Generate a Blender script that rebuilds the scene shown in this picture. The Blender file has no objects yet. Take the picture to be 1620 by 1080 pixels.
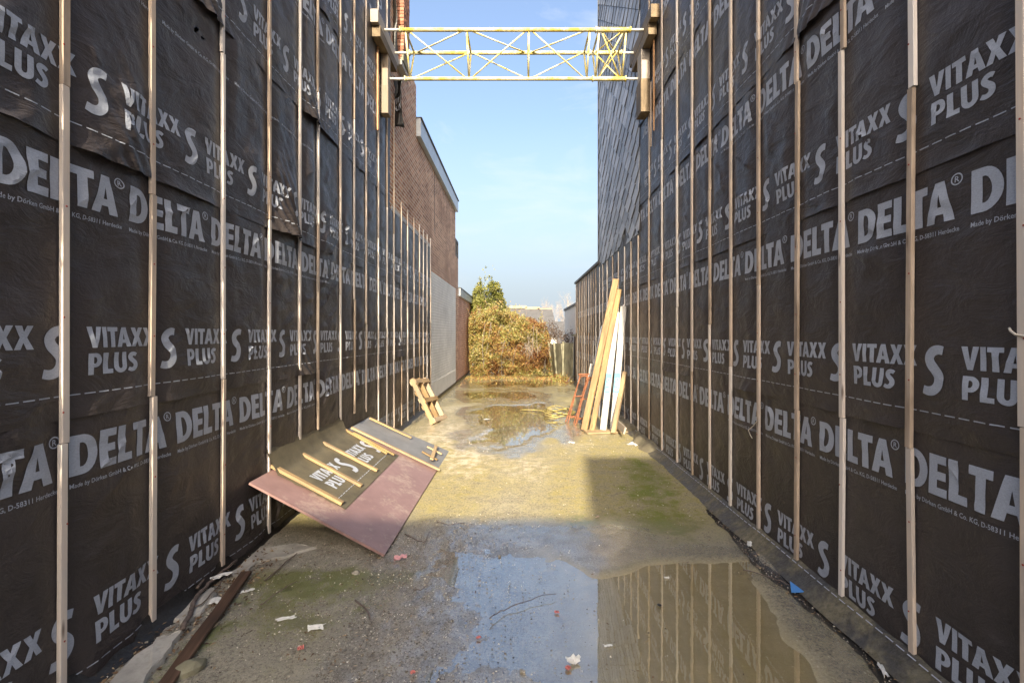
import bpy, bmesh, math, random
import numpy as np
from mathutils import Vector, Matrix
from mathutils.geometry import tessellate_polygon

random.seed(7)
rng = np.random.default_rng(7)
R = math.radians
SC = bpy.context.scene
COL = SC.collection

# ------------------------------------------------------------------ camera
F = 725.0            # focal length in photograph pixels (1620 wide)
VX, VY = 820.0, 528.0
EYE = 1.85
cam_d = bpy.data.cameras.new('camera')
cam_d.sensor_width = 36.0
cam_d.lens = F / 1620.0 * 36.0
cam_d.shift_x = -(VX - 810.0) / 1620.0
cam_d.shift_y = -(540.0 - VY) / 1620.0
cam_d.clip_start = 0.05
cam_d.clip_end = 3000.0
cam = bpy.data.objects.new('camera', cam_d)
cam.location = (0, 0, EYE)
cam.rotation_euler = (R(90), 0, 0)
COL.objects.link(cam)
SC.camera = cam

# ------------------------------------------------------------------ light
SUN_EL, SUN_AZ = 27.0, -0.6        # light travels along +Y, from behind the viewer
wd = bpy.data.worlds.new('World')
SC.world = wd
wd.use_nodes = True
nt = wd.node_tree
nt.nodes.clear()
out = nt.nodes.new('ShaderNodeOutputWorld')
bg = nt.nodes.new('ShaderNodeBackground')
sky = nt.nodes.new('ShaderNodeTexSky')
sky.sky_type = 'NISHITA'
sky.sun_disc = False
sky.sun_elevation = R(SUN_EL)
sky.sun_rotation = R(180 + SUN_AZ)
sky.altitude = 0
sky.air_density = 1.0
sky.dust_density = 7.5
sky.ozone_density = 1.6
tc = nt.nodes.new('ShaderNodeTexCoord')
mp = nt.nodes.new('ShaderNodeMapping')
mp.inputs['Scale'].default_value = (1.2, 1.2, 3.2)
nz = nt.nodes.new('ShaderNodeTexNoise')
nz.inputs['Scale'].default_value = 2.2
nz.inputs['Detail'].default_value = 7
nz.inputs['Roughness'].default_value = 0.62
nz.inputs['Distortion'].default_value = 0.5
rp = nt.nodes.new('ShaderNodeValToRGB')
rp.color_ramp.elements[0].position = 0.50
rp.color_ramp.elements[1].position = 0.80
rp.color_ramp.elements[0].color = (0.0, 0.0, 0.0, 1)
rp.color_ramp.elements[1].color = (0.6, 0.6, 0.6, 1)
mxs = nt.nodes.new('ShaderNodeMixRGB')
mxs.inputs['Color2'].default_value = (2.75, 2.8, 2.85, 1)
nt.links.new(tc.outputs['Generated'], mp.inputs['Vector'])
nt.links.new(mp.outputs[0], nz.inputs['Vector'])
nt.links.new(nz.outputs['Fac'], rp.inputs[0])
nt.links.new(rp.outputs[0], mxs.inputs['Fac'])
nt.links.new(sky.outputs[0], mxs.inputs['Color1'])
sx = nt.nodes.new('ShaderNodeSeparateXYZ'); nt.links.new(tc.outputs['Generated'], sx.inputs[0])
hr = nt.nodes.new('ShaderNodeValToRGB'); nt.links.new(sx.outputs[2], hr.inputs[0])
hr.color_ramp.elements[0].position = 0.0; hr.color_ramp.elements[0].color = (.92, .92, .92, 1)
hr.color_ramp.elements[1].position = 0.42; hr.color_ramp.elements[1].color = (0, 0, 0, 1)
hm = nt.nodes.new('ShaderNodeMixRGB'); hm.inputs['Color2'].default_value = (1.72, 2.0, 2.25, 1)
nt.links.new(hr.outputs[0], hm.inputs['Fac']); nt.links.new(mxs.outputs[0], hm.inputs['Color1'])
nt.links.new(hm.outputs[0], bg.inputs['Color'])
bg.inputs['Strength'].default_value = 0.10
nt.links.new(bg.outputs[0], out.inputs['Surface'])

sun_d = bpy.data.lights.new('sun', 'SUN')
sun_d.energy = 2.9
sun_d.angle = R(0.53)
sun_d.color = (1.0, 0.87, 0.66)
sun = bpy.data.objects.new('sun', sun_d)
sd = Vector((math.sin(R(SUN_AZ)), math.cos(R(SUN_AZ)), -math.tan(R(SUN_EL))))
sun.rotation_euler = sd.to_track_quat('-Z', 'Y').to_euler()
sun.location = (0, -10, 20)
COL.objects.link(sun)

SC.view_settings.view_transform = 'Standard'
SC.view_settings.look = 'None'
SC.view_settings.exposure = 2.08
SC.view_settings.gamma = 1.0
SC.render.engine = 'CYCLES'
SC.cycles.use_denoising = True
SC.cycles.max_bounces = 8
SC.cycles.transparent_max_bounces = 12

# ------------------------------------------------------------------ helpers
def px(u, v, h=0.0):
    """photograph pixel -> point on the horizontal plane of height h"""
    y = F * (EYE - h) / (v - VY)
    return Vector(((u - VX) / F * y, y, h))
def pw(u, v, X):
    """photograph pixel -> point on the wall plane x = X"""
    y = F * X / (u - VX)
    return Vector((X, y, EYE - (v - VY) / F * y))
def pd(u, v, y):
    return Vector(((u - VX) / F * y, y, EYE - (v - VY) / F * y))

def link(o, parent=None):
    COL.objects.link(o)
    if parent is not None:
        o.parent = parent
    return o
def tag(o, label=None, cat=None, group=None, kind=None):
    if label: o['label'] = label
    if cat: o['category'] = cat
    if group: o['group'] = group
    if kind: o['kind'] = kind
    return o
def empty(name, loc=(0, 0, 0)):
    o = bpy.data.objects.new(name, None)
    o.empty_display_size = 0.1
    o.location = loc
    COL.objects.link(o)
    return o
def mesh_obj(name, verts, faces, mat, parent=None, smooth=False):
    me = bpy.data.meshes.new(name)
    me.from_pydata([tuple(v) for v in verts], [], [tuple(f) for f in faces])
    me.update()
    if mat: me.materials.append(mat)
    if smooth:
        me.polygons.foreach_set('use_smooth', [True] * len(me.polygons))
    o = bpy.data.objects.new(name, me)
    link(o)
    if parent is not None:
        set_parent(o, parent)
    return o
def set_parent(o, parent):
    o.parent = parent
    o.matrix_parent_inverse = world_of(parent).inverted()
def world_of(o):
    m = o.matrix_basis.copy()
    if o.parent is not None:
        m = world_of(o.parent) @ o.matrix_parent_inverse @ m
    return m
class MB:
    def __init__(s): s.v = []; s.f = []
    def add(s, vs, fs):
        b = len(s.v); s.v += [tuple(v) for v in vs]; s.f += [tuple(b + i for i in f) for f in fs]
    def box(s, a, b):
        (x0, y0, z0), (x1, y1, z1) = a, b
        s.add([(x0,y0,z0),(x1,y0,z0),(x1,y1,z0),(x0,y1,z0),(x0,y0,z1),(x1,y0,z1),(x1,y1,z1),(x0,y1,z1)],
              [(0,3,2,1),(4,5,6,7),(0,1,5,4),(1,2,6,5),(2,3,7,6),(3,0,4,7)])
    def tube(s, pts, r, n=8, cap=True):
        pts = [Vector(p) for p in pts]
        rs = r if isinstance(r, (list, tuple)) else [r] * len(pts)
        b = len(s.v)
        up = None
        for i, p in enumerate(pts):
            d = (pts[min(i + 1, len(pts) - 1)] - pts[max(i - 1, 0)]).normalized()
            if up is None:
                up = Vector((0, 0, 1)) if abs(d.z) < 0.9 else Vector((1, 0, 0))
            e1 = d.cross(up)
            if e1.length < 1e-5: e1 = d.cross(Vector((0.3, 1, 0.2)))
            e1.normalize(); e2 = e1.cross(d).normalized(); up = e2
            for k in range(n):
                a = 2 * math.pi * k / n
                s.v.append(tuple(p + (e1 * math.cos(a) + e2 * math.sin(a)) * rs[i]))
        for i in range(len(pts) - 1):
            for k in range(n):
                k2 = (k + 1) % n
                s.f.append((b + i*n + k, b + i*n + k2, b + (i+1)*n + k2, b + (i+1)*n + k))
        if cap:
            s.f.append(tuple(b + k for k in reversed(range(n))))
            s.f.append(tuple(b + (len(pts)-1)*n + k for k in range(n)))
    def build(s, name, mat, parent=None, smooth=False):
        return mesh_obj(name, s.v, s.f, mat, parent, smooth)
def prism_mesh(name, w, t, L, mat, c=0.002, seg=1, jit=0.0):
    """chamfered bar, length along local Z from 0 to L"""
    c = min(c, w * .3, t * .3)
    a, b = w / 2, t / 2
    sec = [(-a+c,-b),(a-c,-b),(a,-b+c),(a,b-c),(a-c,b),(-a+c,b),(-a,b-c),(-a,-b+c)]
    vs = []; fs = []
    for i in range(seg + 1):
        jx, jy = (random.uniform(-jit, jit), random.uniform(-jit, jit)) if 0 < i < seg else (0, 0)
        for (x, y) in sec: vs.append((x + jx, y + jy, L * i / seg))
    for i in range(seg):
        for k in range(8):
            k2 = (k + 1) % 8
            fs.append((i*8+k, i*8+k2, i*8+8+k2, i*8+8+k))
    fs.append(tuple(reversed(range(8)))); fs.append(tuple(seg*8 + k for k in range(8)))
    me = bpy.data.meshes.new(name)
    me.from_pydata(vs, [], fs); me.update()
    me.materials.append(mat)
    return me
def beam(name, p0, p1, w, t, mat, normal=(0, 0, 1), parent=None, c=0.002, seg=1, jit=0.0):
    """w is across, t is along `normal`"""
    p0, p1 = Vector(p0), Vector(p1)
    z = (p1 - p0); L = z.length; z.normalize()
    n = Vector(normal); y = (n - z * n.dot(z)).normalized(); x = y.cross(z)
    M = Matrix((( x.x, y.x, z.x, p0.x), (x.y, y.y, z.y, p0.y), (x.z, y.z, z.z, p0.z), (0, 0, 0, 1)))
    o = bpy.data.objects.new(name, prism_mesh(name, w, t, L, mat, c, seg, jit))
    link(o); o.matrix_basis = M
    if parent is not None: set_parent(o, parent)
    return o

# numpy value/gradient noise --------------------------------------------------
_perm = rng.permutation(4096)
_val = rng.uniform(-1, 1, 4096)
def vnoise(x, y, seed=0):
    x = np.asarray(x, float); y = np.asarray(y, float)
    xi = np.floor(x).astype(int); yi = np.floor(y).astype(int)
    fx = x - xi; fy = y - yi
    fx = fx*fx*fx*(fx*(fx*6-15)+10); fy = fy*fy*fy*(fy*(fy*6-15)+10)
    def g(a, b): return _val[_perm[(a + seed*131 + _perm[(b + seed*57) & 4095]) & 4095]]
    return (g(xi,yi)*(1-fx)+g(xi+1,yi)*fx)*(1-fy)+(g(xi,yi+1)*(1-fx)+g(xi+1,yi+1)*fx)*fy
def fbm(x, y, o=4, seed=0):
    s = 0; a = 1.0; t = 0
    for i in range(o):
        s = s + a * vnoise(x * 2**i + i*17.3, y * 2**i - i*9.1, seed + i); t += a; a *= .5
    return s / t
def sst(a, b, x):
    t = np.clip((x - a) / (b - a), 0, 1); return t*t*(3-2*t)
def sdf_poly(P, X, Y):
    """signed distance (negative inside)"""
    P = np.array(P, float); d = np.full(X.shape, 1e9); s = np.ones(X.shape)
    n = len(P)
    for i in range(n):
        a = P[i]; b = P[i-1]
        ex, ey = b - a
        wx, wy = X - a[0], Y - a[1]
        t = np.clip((wx*ex + wy*ey) / (ex*ex + ey*ey), 0, 1)
        d = np.minimum(d, (wx-ex*t)**2 + (wy-ey*t)**2)
        c1 = Y >= a[1]; c2 = Y < b[1]; c3 = ex*wy > ey*wx
        flip = (c1 & c2 & c3) | (~c1 & ~c2 & ~c3)
        s = np.where(flip, -s, s)
    return s * np.sqrt(d)

# ------------------------------------------------------------------ materials
class NT:
    def __init__(s, name):
        s.m = bpy.data.materials.new(name); s.m.use_nodes = True
        s.t = s.m.node_tree; s.t.nodes.clear()
        s.o = s.t.nodes.new('ShaderNodeOutputMaterial')
        s.b = s.t.nodes.new('ShaderNodeBsdfPrincipled')
        s.l(s.b.outputs[0], s.o.inputs[0])
    def n(s, t, **k):
        nd = s.t.nodes.new(t)
        for a, b in k.items(): setattr(nd, a, b)
        return nd
    def l(s, a, b): s.t.links.new(a, b)
    def coord(s, which='Object', scale=(1, 1, 1), rot=(0, 0, 0)):
        c = s.n('ShaderNodeTexCoord'); m = s.n('ShaderNodeMapping')
        m.inputs['Scale'].default_value = scale; m.inputs['Rotation'].default_value = rot
        s.l(c.outputs[which], m.inputs['Vector']); return m.outputs[0]
    def noise(s, vec, scale, detail=4, rough=.55, dist=0):
        n = s.n('ShaderNodeTexNoise'); s.l(vec, n.inputs['Vector'])
        n.inputs['Scale'].default_value = scale; n.inputs['Detail'].default_value = detail
        n.inputs['Roughness'].default_value = rough; n.inputs['Distortion'].default_value = dist
        return n.outputs['Fac']
    def ramp(s, fac, stops):
        r = s.n('ShaderNodeValToRGB'); s.l(fac, r.inputs[0])
        e = r.color_ramp.elements
        while len(e) < len(stops): e.new(.5)
        for i, (p, c) in enumerate(stops):
            e[i].position = p; e[i].color = (*c, 1) if not isinstance(c, (int, float)) else (c, c, c, 1)
        return r.outputs[0]
    def mix(s, fac, a, b, mode='MIX'):
        m = s.n('ShaderNodeMixRGB'); m.blend_type = mode
        for i, v in ((0, fac), (1, a), (2, b)):
            if hasattr(v, 'is_linked'): s.l(v, m.inputs[i])
            elif isinstance(v, (int, float)): m.inputs[i].default_value = v if i == 0 else (v, v, v, 1)
            else: m.inputs[i].default_value = (*v, 1)
        return m.outputs[0]
    def math(s, op, a, b=None, clamp=False):
        m = s.n('ShaderNodeMath'); m.operation = op; m.use_clamp = clamp
        for i, v in ((0, a), (1, b)):
            if v is None: continue
            if hasattr(v, 'is_linked'): s.l(v, m.inputs[i])
            else: m.inputs[i].default_value = v
        return m.outputs[0]
    def attr(s, name, out='Fac'):
        a = s.n('ShaderNodeAttribute'); a.attribute_name = name; return a.outputs[out]
    def bump(s, h, strength=.3, dist=.01, prev=None):
        b = s.n('ShaderNodeBump'); b.inputs['Strength'].default_value = strength; b.inputs['Distance'].default_value = dist
        s.l(h, b.inputs['Height'])
        if prev is not None: s.l(prev, b.inputs['Normal'])
        return b.outputs[0]
    def set(s, **k):
        for a, v in k.items():
            i = s.b.inputs[{'color':'Base Color','rough':'Roughness','metal':'Metallic','spec':'Specular IOR Level','normal':'Normal','coat':'Coat Weight','ior':'IOR','sheen':'Sheen Weight','trans':'Transmission Weight'}[a]]
            if hasattr(v, 'is_linked'): s.l(v, i)
            elif isinstance(v, (tuple, list)): i.default_value = (*v, 1)
            else: i.default_value = v
        return s.m

def mat_wood(name, c0, c1, grey=.0, knots=True, rough=.65, greyc=(.33,.30,.27)):
    t = NT(name)
    v = t.coord('Object', (30, 30, 1.3))
    rnd = t.n('ShaderNodeObjectInfo').outputs['Random']
    off = t.n('ShaderNodeVectorMath'); off.operation = 'ADD'
    cmb = t.n('ShaderNodeCombineXYZ'); t.l(t.math('MULTIPLY', rnd, 37.0), cmb.inputs[0]); t.l(t.math('MULTIPLY', rnd, 91.0), cmb.inputs[2])
    t.l(v, off.inputs[0]); t.l(cmb.outputs[0], off.inputs[1])
    g = t.noise(off.outputs[0], 2.2, 5, .6, .6)
    col = t.ramp(g, [(.3, c0), (.7, c1)])
    v2 = t.coord('Object', (5, 5, 1.2))
    off2 = t.n('ShaderNodeVectorMath'); off2.operation = 'ADD'; t.l(v2, off2.inputs[0]); t.l(cmb.outputs[0], off2.inputs[1])
    big = t.noise(off2.outputs[0], 1.4, 4, .6)
    col = t.mix(t.ramp(big, [(.42, 0.0), (.66, .9)]), col, tuple(x*.55 for x in c0))
    gf = t.ramp(t.math('ADD', t.math('MULTIPLY', big, .6), t.math('MULTIPLY', rnd, .55)), [(.45, 0.0), (.75, min(1, grey*1.3))])
    col = t.mix(gf, col, greyc)
    if knots:
        vo = t.n('ShaderNodeTexVoronoi'); vo.inputs['Scale'].default_value = 1.0
        v3 = t.coord('Object', (14, 14, 2.6)); off3 = t.n('ShaderNodeVectorMath'); off3.operation = 'ADD'
        t.l(v3, off3.inputs[0]); t.l(cmb.outputs[0], off3.inputs[1]); t.l(off3.outputs[0], vo.inputs['Vector'])
        kn = t.ramp(vo.outputs['Distance'], [(.05, 1.0), (.16, 0.0)])
        col = t.mix(t.math('MULTIPLY', kn, .75), col, (.10, .055, .03))
    br = t.n('ShaderNodeHueSaturation'); t.l(col, br.inputs['Color'])
    t.l(t.math('ADD', t.math('MULTIPLY', rnd, .5), .70), br.inputs['Value'])
    return t.set(color=br.outputs[0], rough=rough, spec=.3, normal=t.bump(g, .25, .003))

M = {}
M['batten'] = mat_wood('batten_wood', (.64,.49,.36), (.78,.64,.51), .75, greyc=(.66,.61,.56))
M['beam_wood'] = mat_wood('beam_wood', (.17,.12,.065), (.32,.235,.14), .6)
M['fresh_wood'] = mat_wood('fresh_wood', (.30,.19,.075), (.43,.30,.14), .2)
M['orange_wood'] = mat_wood('orange_wood', (.42,.20,.08), (.55,.33,.16), .1)
M['plank_wood'] = mat_wood('plank_wood', (.20,.115,.05), (.42,.27,.13), .2, greyc=(.30,.22,.14))
M['dark_wood'] = mat_wood('dark_wood', (.055,.03,.018), (.12,.07,.045), .1, greyc=(.1,.08,.07))
M['pallet_wood'] = mat_wood('pallet_wood', (.30,.19,.085), (.42,.29,.15), .3)

def mat_membrane():
    t = NT('membrane')
    v = t.coord('Object')
    n1 = t.noise(v, 1.3, 4, .6); n2 = t.noise(v, 9, 4, .6)
    # fine horizontal laid texture of the fleece
    vr = t.coord('Object', (1, 16, 70)); rib = t.noise(vr, 1.2, 3, .7, .4)
    fine = t.noise(v, 420, 2, .6)
    col = t.ramp(n1, [(.3, (.034,.0285,.029)), (.7, (.054,.045,.0455))])
    col = t.mix(t.ramp(n2, [(.45, 0.0), (.75, .35)]), col, (.072,.061,.061))
    col = t.mix(t.ramp(fine, [(.55, 0.0), (.72, .35)]), col, (.115,.105,.098))
    dust = t.ramp(t.noise(v, 60, 3, .7), [(.70, 0.0), (.78, .22)])
    col = t.mix(dust, col, (.16,.145,.13))
    n3 = t.noise(t.coord('Object', (1, 1, 1.6), (.5, 0, 0)), 4.5, 5, .62, .8)
    b = t.bump(n3, .65, .026)
    b = t.bump(n2, .45, .009, b)
    b = t.bump(rib, .8, .0032, b)
    b = t.bump(fine, .5, .0011, b)
    return t.set(color=col, rough=t.ramp(n2, [(.3, .38), (.7, .52)]), spec=.5, normal=b)
M['membrane'] = mat_membrane()
def mat_print():
    t = NT('print_grey')
    v = t.coord('Object'); vr = t.coord('Object', (1, 60, 160)); n = t.noise(vr, 1.5, 3, .7)
    fine = t.noise(v, 300, 2, .6)
    col = t.ramp(n, [(.3, (.33,.36,.43)), (.7, (.45,.49,.57))])
    col = t.mix(t.ramp(fine, [(.5, 0.0), (.75, .5)]), col, (.25,.26,.285))
    big = t.noise(v, 2.5, 4, .6)
    col = t.mix(t.ramp(big, [(.5, 0.0), (.8, .5)]), col, (.33,.35,.39))
    return t.set(color=col, rough=.6, spec=.3, normal=t.bump(n, .4, .0012))
M['print'] = mat_print()
def simple(name, c, rough=.6, var=.25, scale=6, metal=0, spec=.4, bump=.2, bs=40, bd=.004):
    t = NT(name); v = t.coord('Object')
    n = t.noise(v, scale, 5, .6); n2 = t.noise(v, bs, 4, .6)
    col = t.ramp(n, [(.3, tuple(x*(1-var) for x in c)), (.7, tuple(min(1, x*(1+var)) for x in c))])
    col = t.mix(t.ramp(n2, [(.5, 0.0), (.8, .5)]), col, tuple(x*(1-var*1.3) for x in c))
    return t.set(color=col, rough=rough, metal=metal, spec=spec, normal=t.bump(n2, bump, bd))
M['bitumen'] = simple('bitumen', (.018,.017,.016), .38, .4, 8, bump=.6, bs=30, bd=.01)
M['dusty'] = simple('dusty_membrane', (.16,.14,.095), .7, .4, 5, bump=.5, bs=20, bd=.01)
M['flap'] = simple('dusty_sunlit_flap', (.105,.09,.058), .6, .3, 5, bump=.5, bs=60, bd=.004)  # dusty membrane, its colour also lightened and warmed for the sun on the flap
def mat_upstand():
    t = NT('dirty_bitumen'); v = t.coord('Object'); n = t.noise(v, 3.2, 6, .7, .5); n2 = t.noise(v, 28, 5, .75)
    col = t.ramp(n2, [(.3, (.022,.020,.018)), (.7, (.075,.068,.058))])
    col = t.mix(t.ramp(n, [(.45, 0.0), (.6, .85)]), col, t.ramp(n2, [(.3, (.085,.075,.035)), (.7, (.24,.21,.15))]))
    return t.set(color=col, rough=t.ramp(n, [(.4, .3), (.65, .8)]), spec=.5, normal=t.bump(n, .5, .02, t.bump(n2, .7, .01)))
M['upstand'] = mat_upstand()
M['concrete'] = simple('concrete', (.36,.345,.31), .8, .3, 5, bump=.5, bs=50)
M['mossy_concrete'] = simple('mossy_concrete', (.20,.19,.13), .85, .45, 3, bump=.6, bs=30)
M['fascia'] = simple('fascia_metal', (.42,.46,.50), .4, .12, 3, metal=.3)
M['plaster'] = simple('plaster', (.68,.66,.62), .85, .08, 4)
M['roof'] = simple('roof_slate', (.085,.083,.083), .6, .2, 2, bump=.5, bs=14, bd=.02)
M['tan_roof'] = simple('tan_roof', (.36,.25,.16), .8, .2, 2)
M['glass'] = simple('window_glass', (.25,.32,.38), .08, .05, 1, spec=.8, bump=0)
M['white_paint'] = simple('white_paint', (.44,.435,.42), .5, .12, 5, bump=.08)
M['alu'] = simple('aluminium', (.50,.51,.52), .38, .15, 8, metal=.75)
M['rust'] = simple('rust', (.22,.085,.04), .8, .5, 25, bump=.6, bs=90)
M['hose'] = simple('hose', (.34,.28,.10), .6, .35, 10)
M['blue_ink'] = simple('blue_ink', (.12,.42,.62), .6, .15, 20)
M['sign_white'] = simple('sign_white', (.75,.74,.78), .5, .03, 4)
M['sign_ink'] = simple('sign_ink', (.20,.14,.50), .5, .05, 4)
M['paper'] = simple('paper', (.62,.62,.60), .7, .15, 30)
M['red_plastic'] = simple('red_plastic', (.48,.15,.13), .4, .2, 30)
M['blue_plastic'] = simple('blue_plastic', (.07,.22,.55), .35, .1, 30)
M['twig'] = simple('twig', (.13,.10,.085), .8, .35, 30, bump=.6, bs=90)
M['stone'] = simple('stone', (.26,.24,.20), .8, .3, 20, bump=.5)
M['screw'] = simple('screw_red', (.33,.045,.03), .5, .2, 30)
M['cable'] = simple('cable', (.55,.50,.42), .5, .1, 30, bump=0)
M['grey_board'] = simple('grey_board', (.17,.172,.18), .5, .2, 4, bump=.2)
M['bark'] = simple('bark', (.10,.085,.065), .9, .4, 12, bump=.8, bs=40)
M['pale_bark'] = simple('pale_bark', (.24,.20,.165), .9, .2, 3)

def mat_plexboard():
    t = NT('red_brown_board'); v = t.coord('Object')
    n = t.noise(v, 3, 5, .65); s = t.noise(t.coord('Object', (3, 40, 3)), 2, 4, .7)
    col = t.ramp(n, [(.3, (.185,.108,.10)), (.7, (.275,.172,.162))])
    d = t.ramp(t.math('MULTIPLY', t.noise(v, 16, 6, .8), t.ramp(t.noise(v, 2.2, 3, .6), [(.4, .7), (.6, 1.15)])), [(.48, 0.0), (.68, .6)])
    col = t.mix(d, col, (.40,.32,.26))
    sc = t.ramp(t.noise(t.coord('Object', (5, 90, 5), (0, 0, .5)), 1.6, 4, .8), [(.62, 0.0), (.70, .5)])
    col = t.mix(sc, col, (.11,.055,.05))
    col = t.mix(t.ramp(s, [(.56, 0.0), (.72, .5)]), col, (.29,.17,.14))
    return t.set(color=col, rough=.42, spec=.5, normal=t.bump(s, .1, .002))
M['plexboard'] = mat_plexboard()
def mat_yellow():
    t = NT('faded_yellow_paint'); v = t.coord('Object')
    n = t.noise(v, 4.5, 5, .7, .4); n2 = t.noise(v, 22, 4, .7)
    col = t.ramp(n, [(.40, (.60,.47,.08)), (.56, (.62,.58,.38)), (.7, (.66,.65,.58))])
    col = t.mix(t.ramp(n2, [(.66, 0.0), (.74, .8)]), col, (.25,.11,.04))
    return t.set(color=col, rough=.5, normal=t.bump(n2, .2, .002))
M['yellow'] = mat_yellow()
M['pin'] = simple('galvanised', (.55,.54,.50), .45, .15, 10, metal=.4)

def mat_brick(name, c1, c2, mortar, paint=None, msize=.013):
    t = NT(name)
    c = t.n('ShaderNodeTexCoord'); sp = t.n('ShaderNodeSeparateXYZ'); cb = t.n('ShaderNodeCombineXYZ')
    t.l(c.outputs['Object'], sp.inputs[0])
    t.l(t.math('ADD', sp.outputs[0], sp.outputs[1]), cb.inputs[0]); t.l(sp.outputs[2], cb.inputs[1])
    br = t.n('ShaderNodeTexBrick'); t.l(cb.outputs[0], br.inputs['Vector'])
    br.inputs['Scale'].default_value = 1.0
    br.inputs['Brick Width'].default_value = .24; br.inputs['Row Height'].default_value = .078
    br.inputs['Mortar Size'].default_value = msize; br.inputs['Mortar Smooth'].default_value = .15
    br.inputs['Color1'].default_value = (*c1, 1); br.inputs['Color2'].default_value = (*c2, 1); br.inputs['Mortar'].default_value = (*mortar, 1)
    v = t.coord('Object'); n = t.noise(v, 1.1, 5, .65); n2 = t.noise(v, 25, 4, .7)
    col = t.mix(t.ramp(n, [(.42, 0.0), (.75, .55)]), br.outputs['Color'], tuple(x*.55 for x in c1))
    col = t.mix(t.ramp(n2, [(.50, 0.0), (.8, .35)]), col, tuple(min(1, x*1.25) for x in mortar))
    h = t.math('SUBTRACT', 1.0, br.outputs['Fac'])
    b = t.bump(n2, .3, .004, t.bump(h, .9, .012))
    return t.set(color=col, rough=.85, spec=.25, normal=b)
M['brick'] = mat_brick('brick', (.28,.105,.058), (.66,.36,.225), (.66,.57,.46))
M['low_brick'] = mat_brick('low_brick', (.38,.13,.08), (.64,.31,.20), (.62,.52,.43))
M['white_brick'] = mat_brick('white_brick', (.86,.85,.81), (.90,.89,.86), (.66,.65,.62), msize=.010)
M['single_brick'] = mat_wood('pier_brick', (.34,.13,.075), (.44,.20,.12), .3, knots=False, rough=.9, greyc=(.40,.30,.23))

def mat_slate():
    t = NT('slate'); v = t.coord('Object'); rnd = t.n('ShaderNodeObjectInfo').outputs['Random']
    n = t.noise(v, 2.5, 5, .65); n2 = t.noise(t.coord('Object', (1, 3, 14)), 3, 4, .6)
    col = t.ramp(rnd, [(0, (.20,.215,.245)), (1, (.46,.485,.53))])
    col = t.mix(t.ramp(n, [(.45, 0.0), (.75, .6)]), col, (.44,.46,.50))
    col = t.mix(t.ramp(n2, [(.55, 0.0), (.75, .35)]), col, (.075,.08,.09))
    return t.set(color=col, rough=.5, spec=.45, normal=t.bump(n, .15, .01))
M['slate'] = mat_slate()

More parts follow.
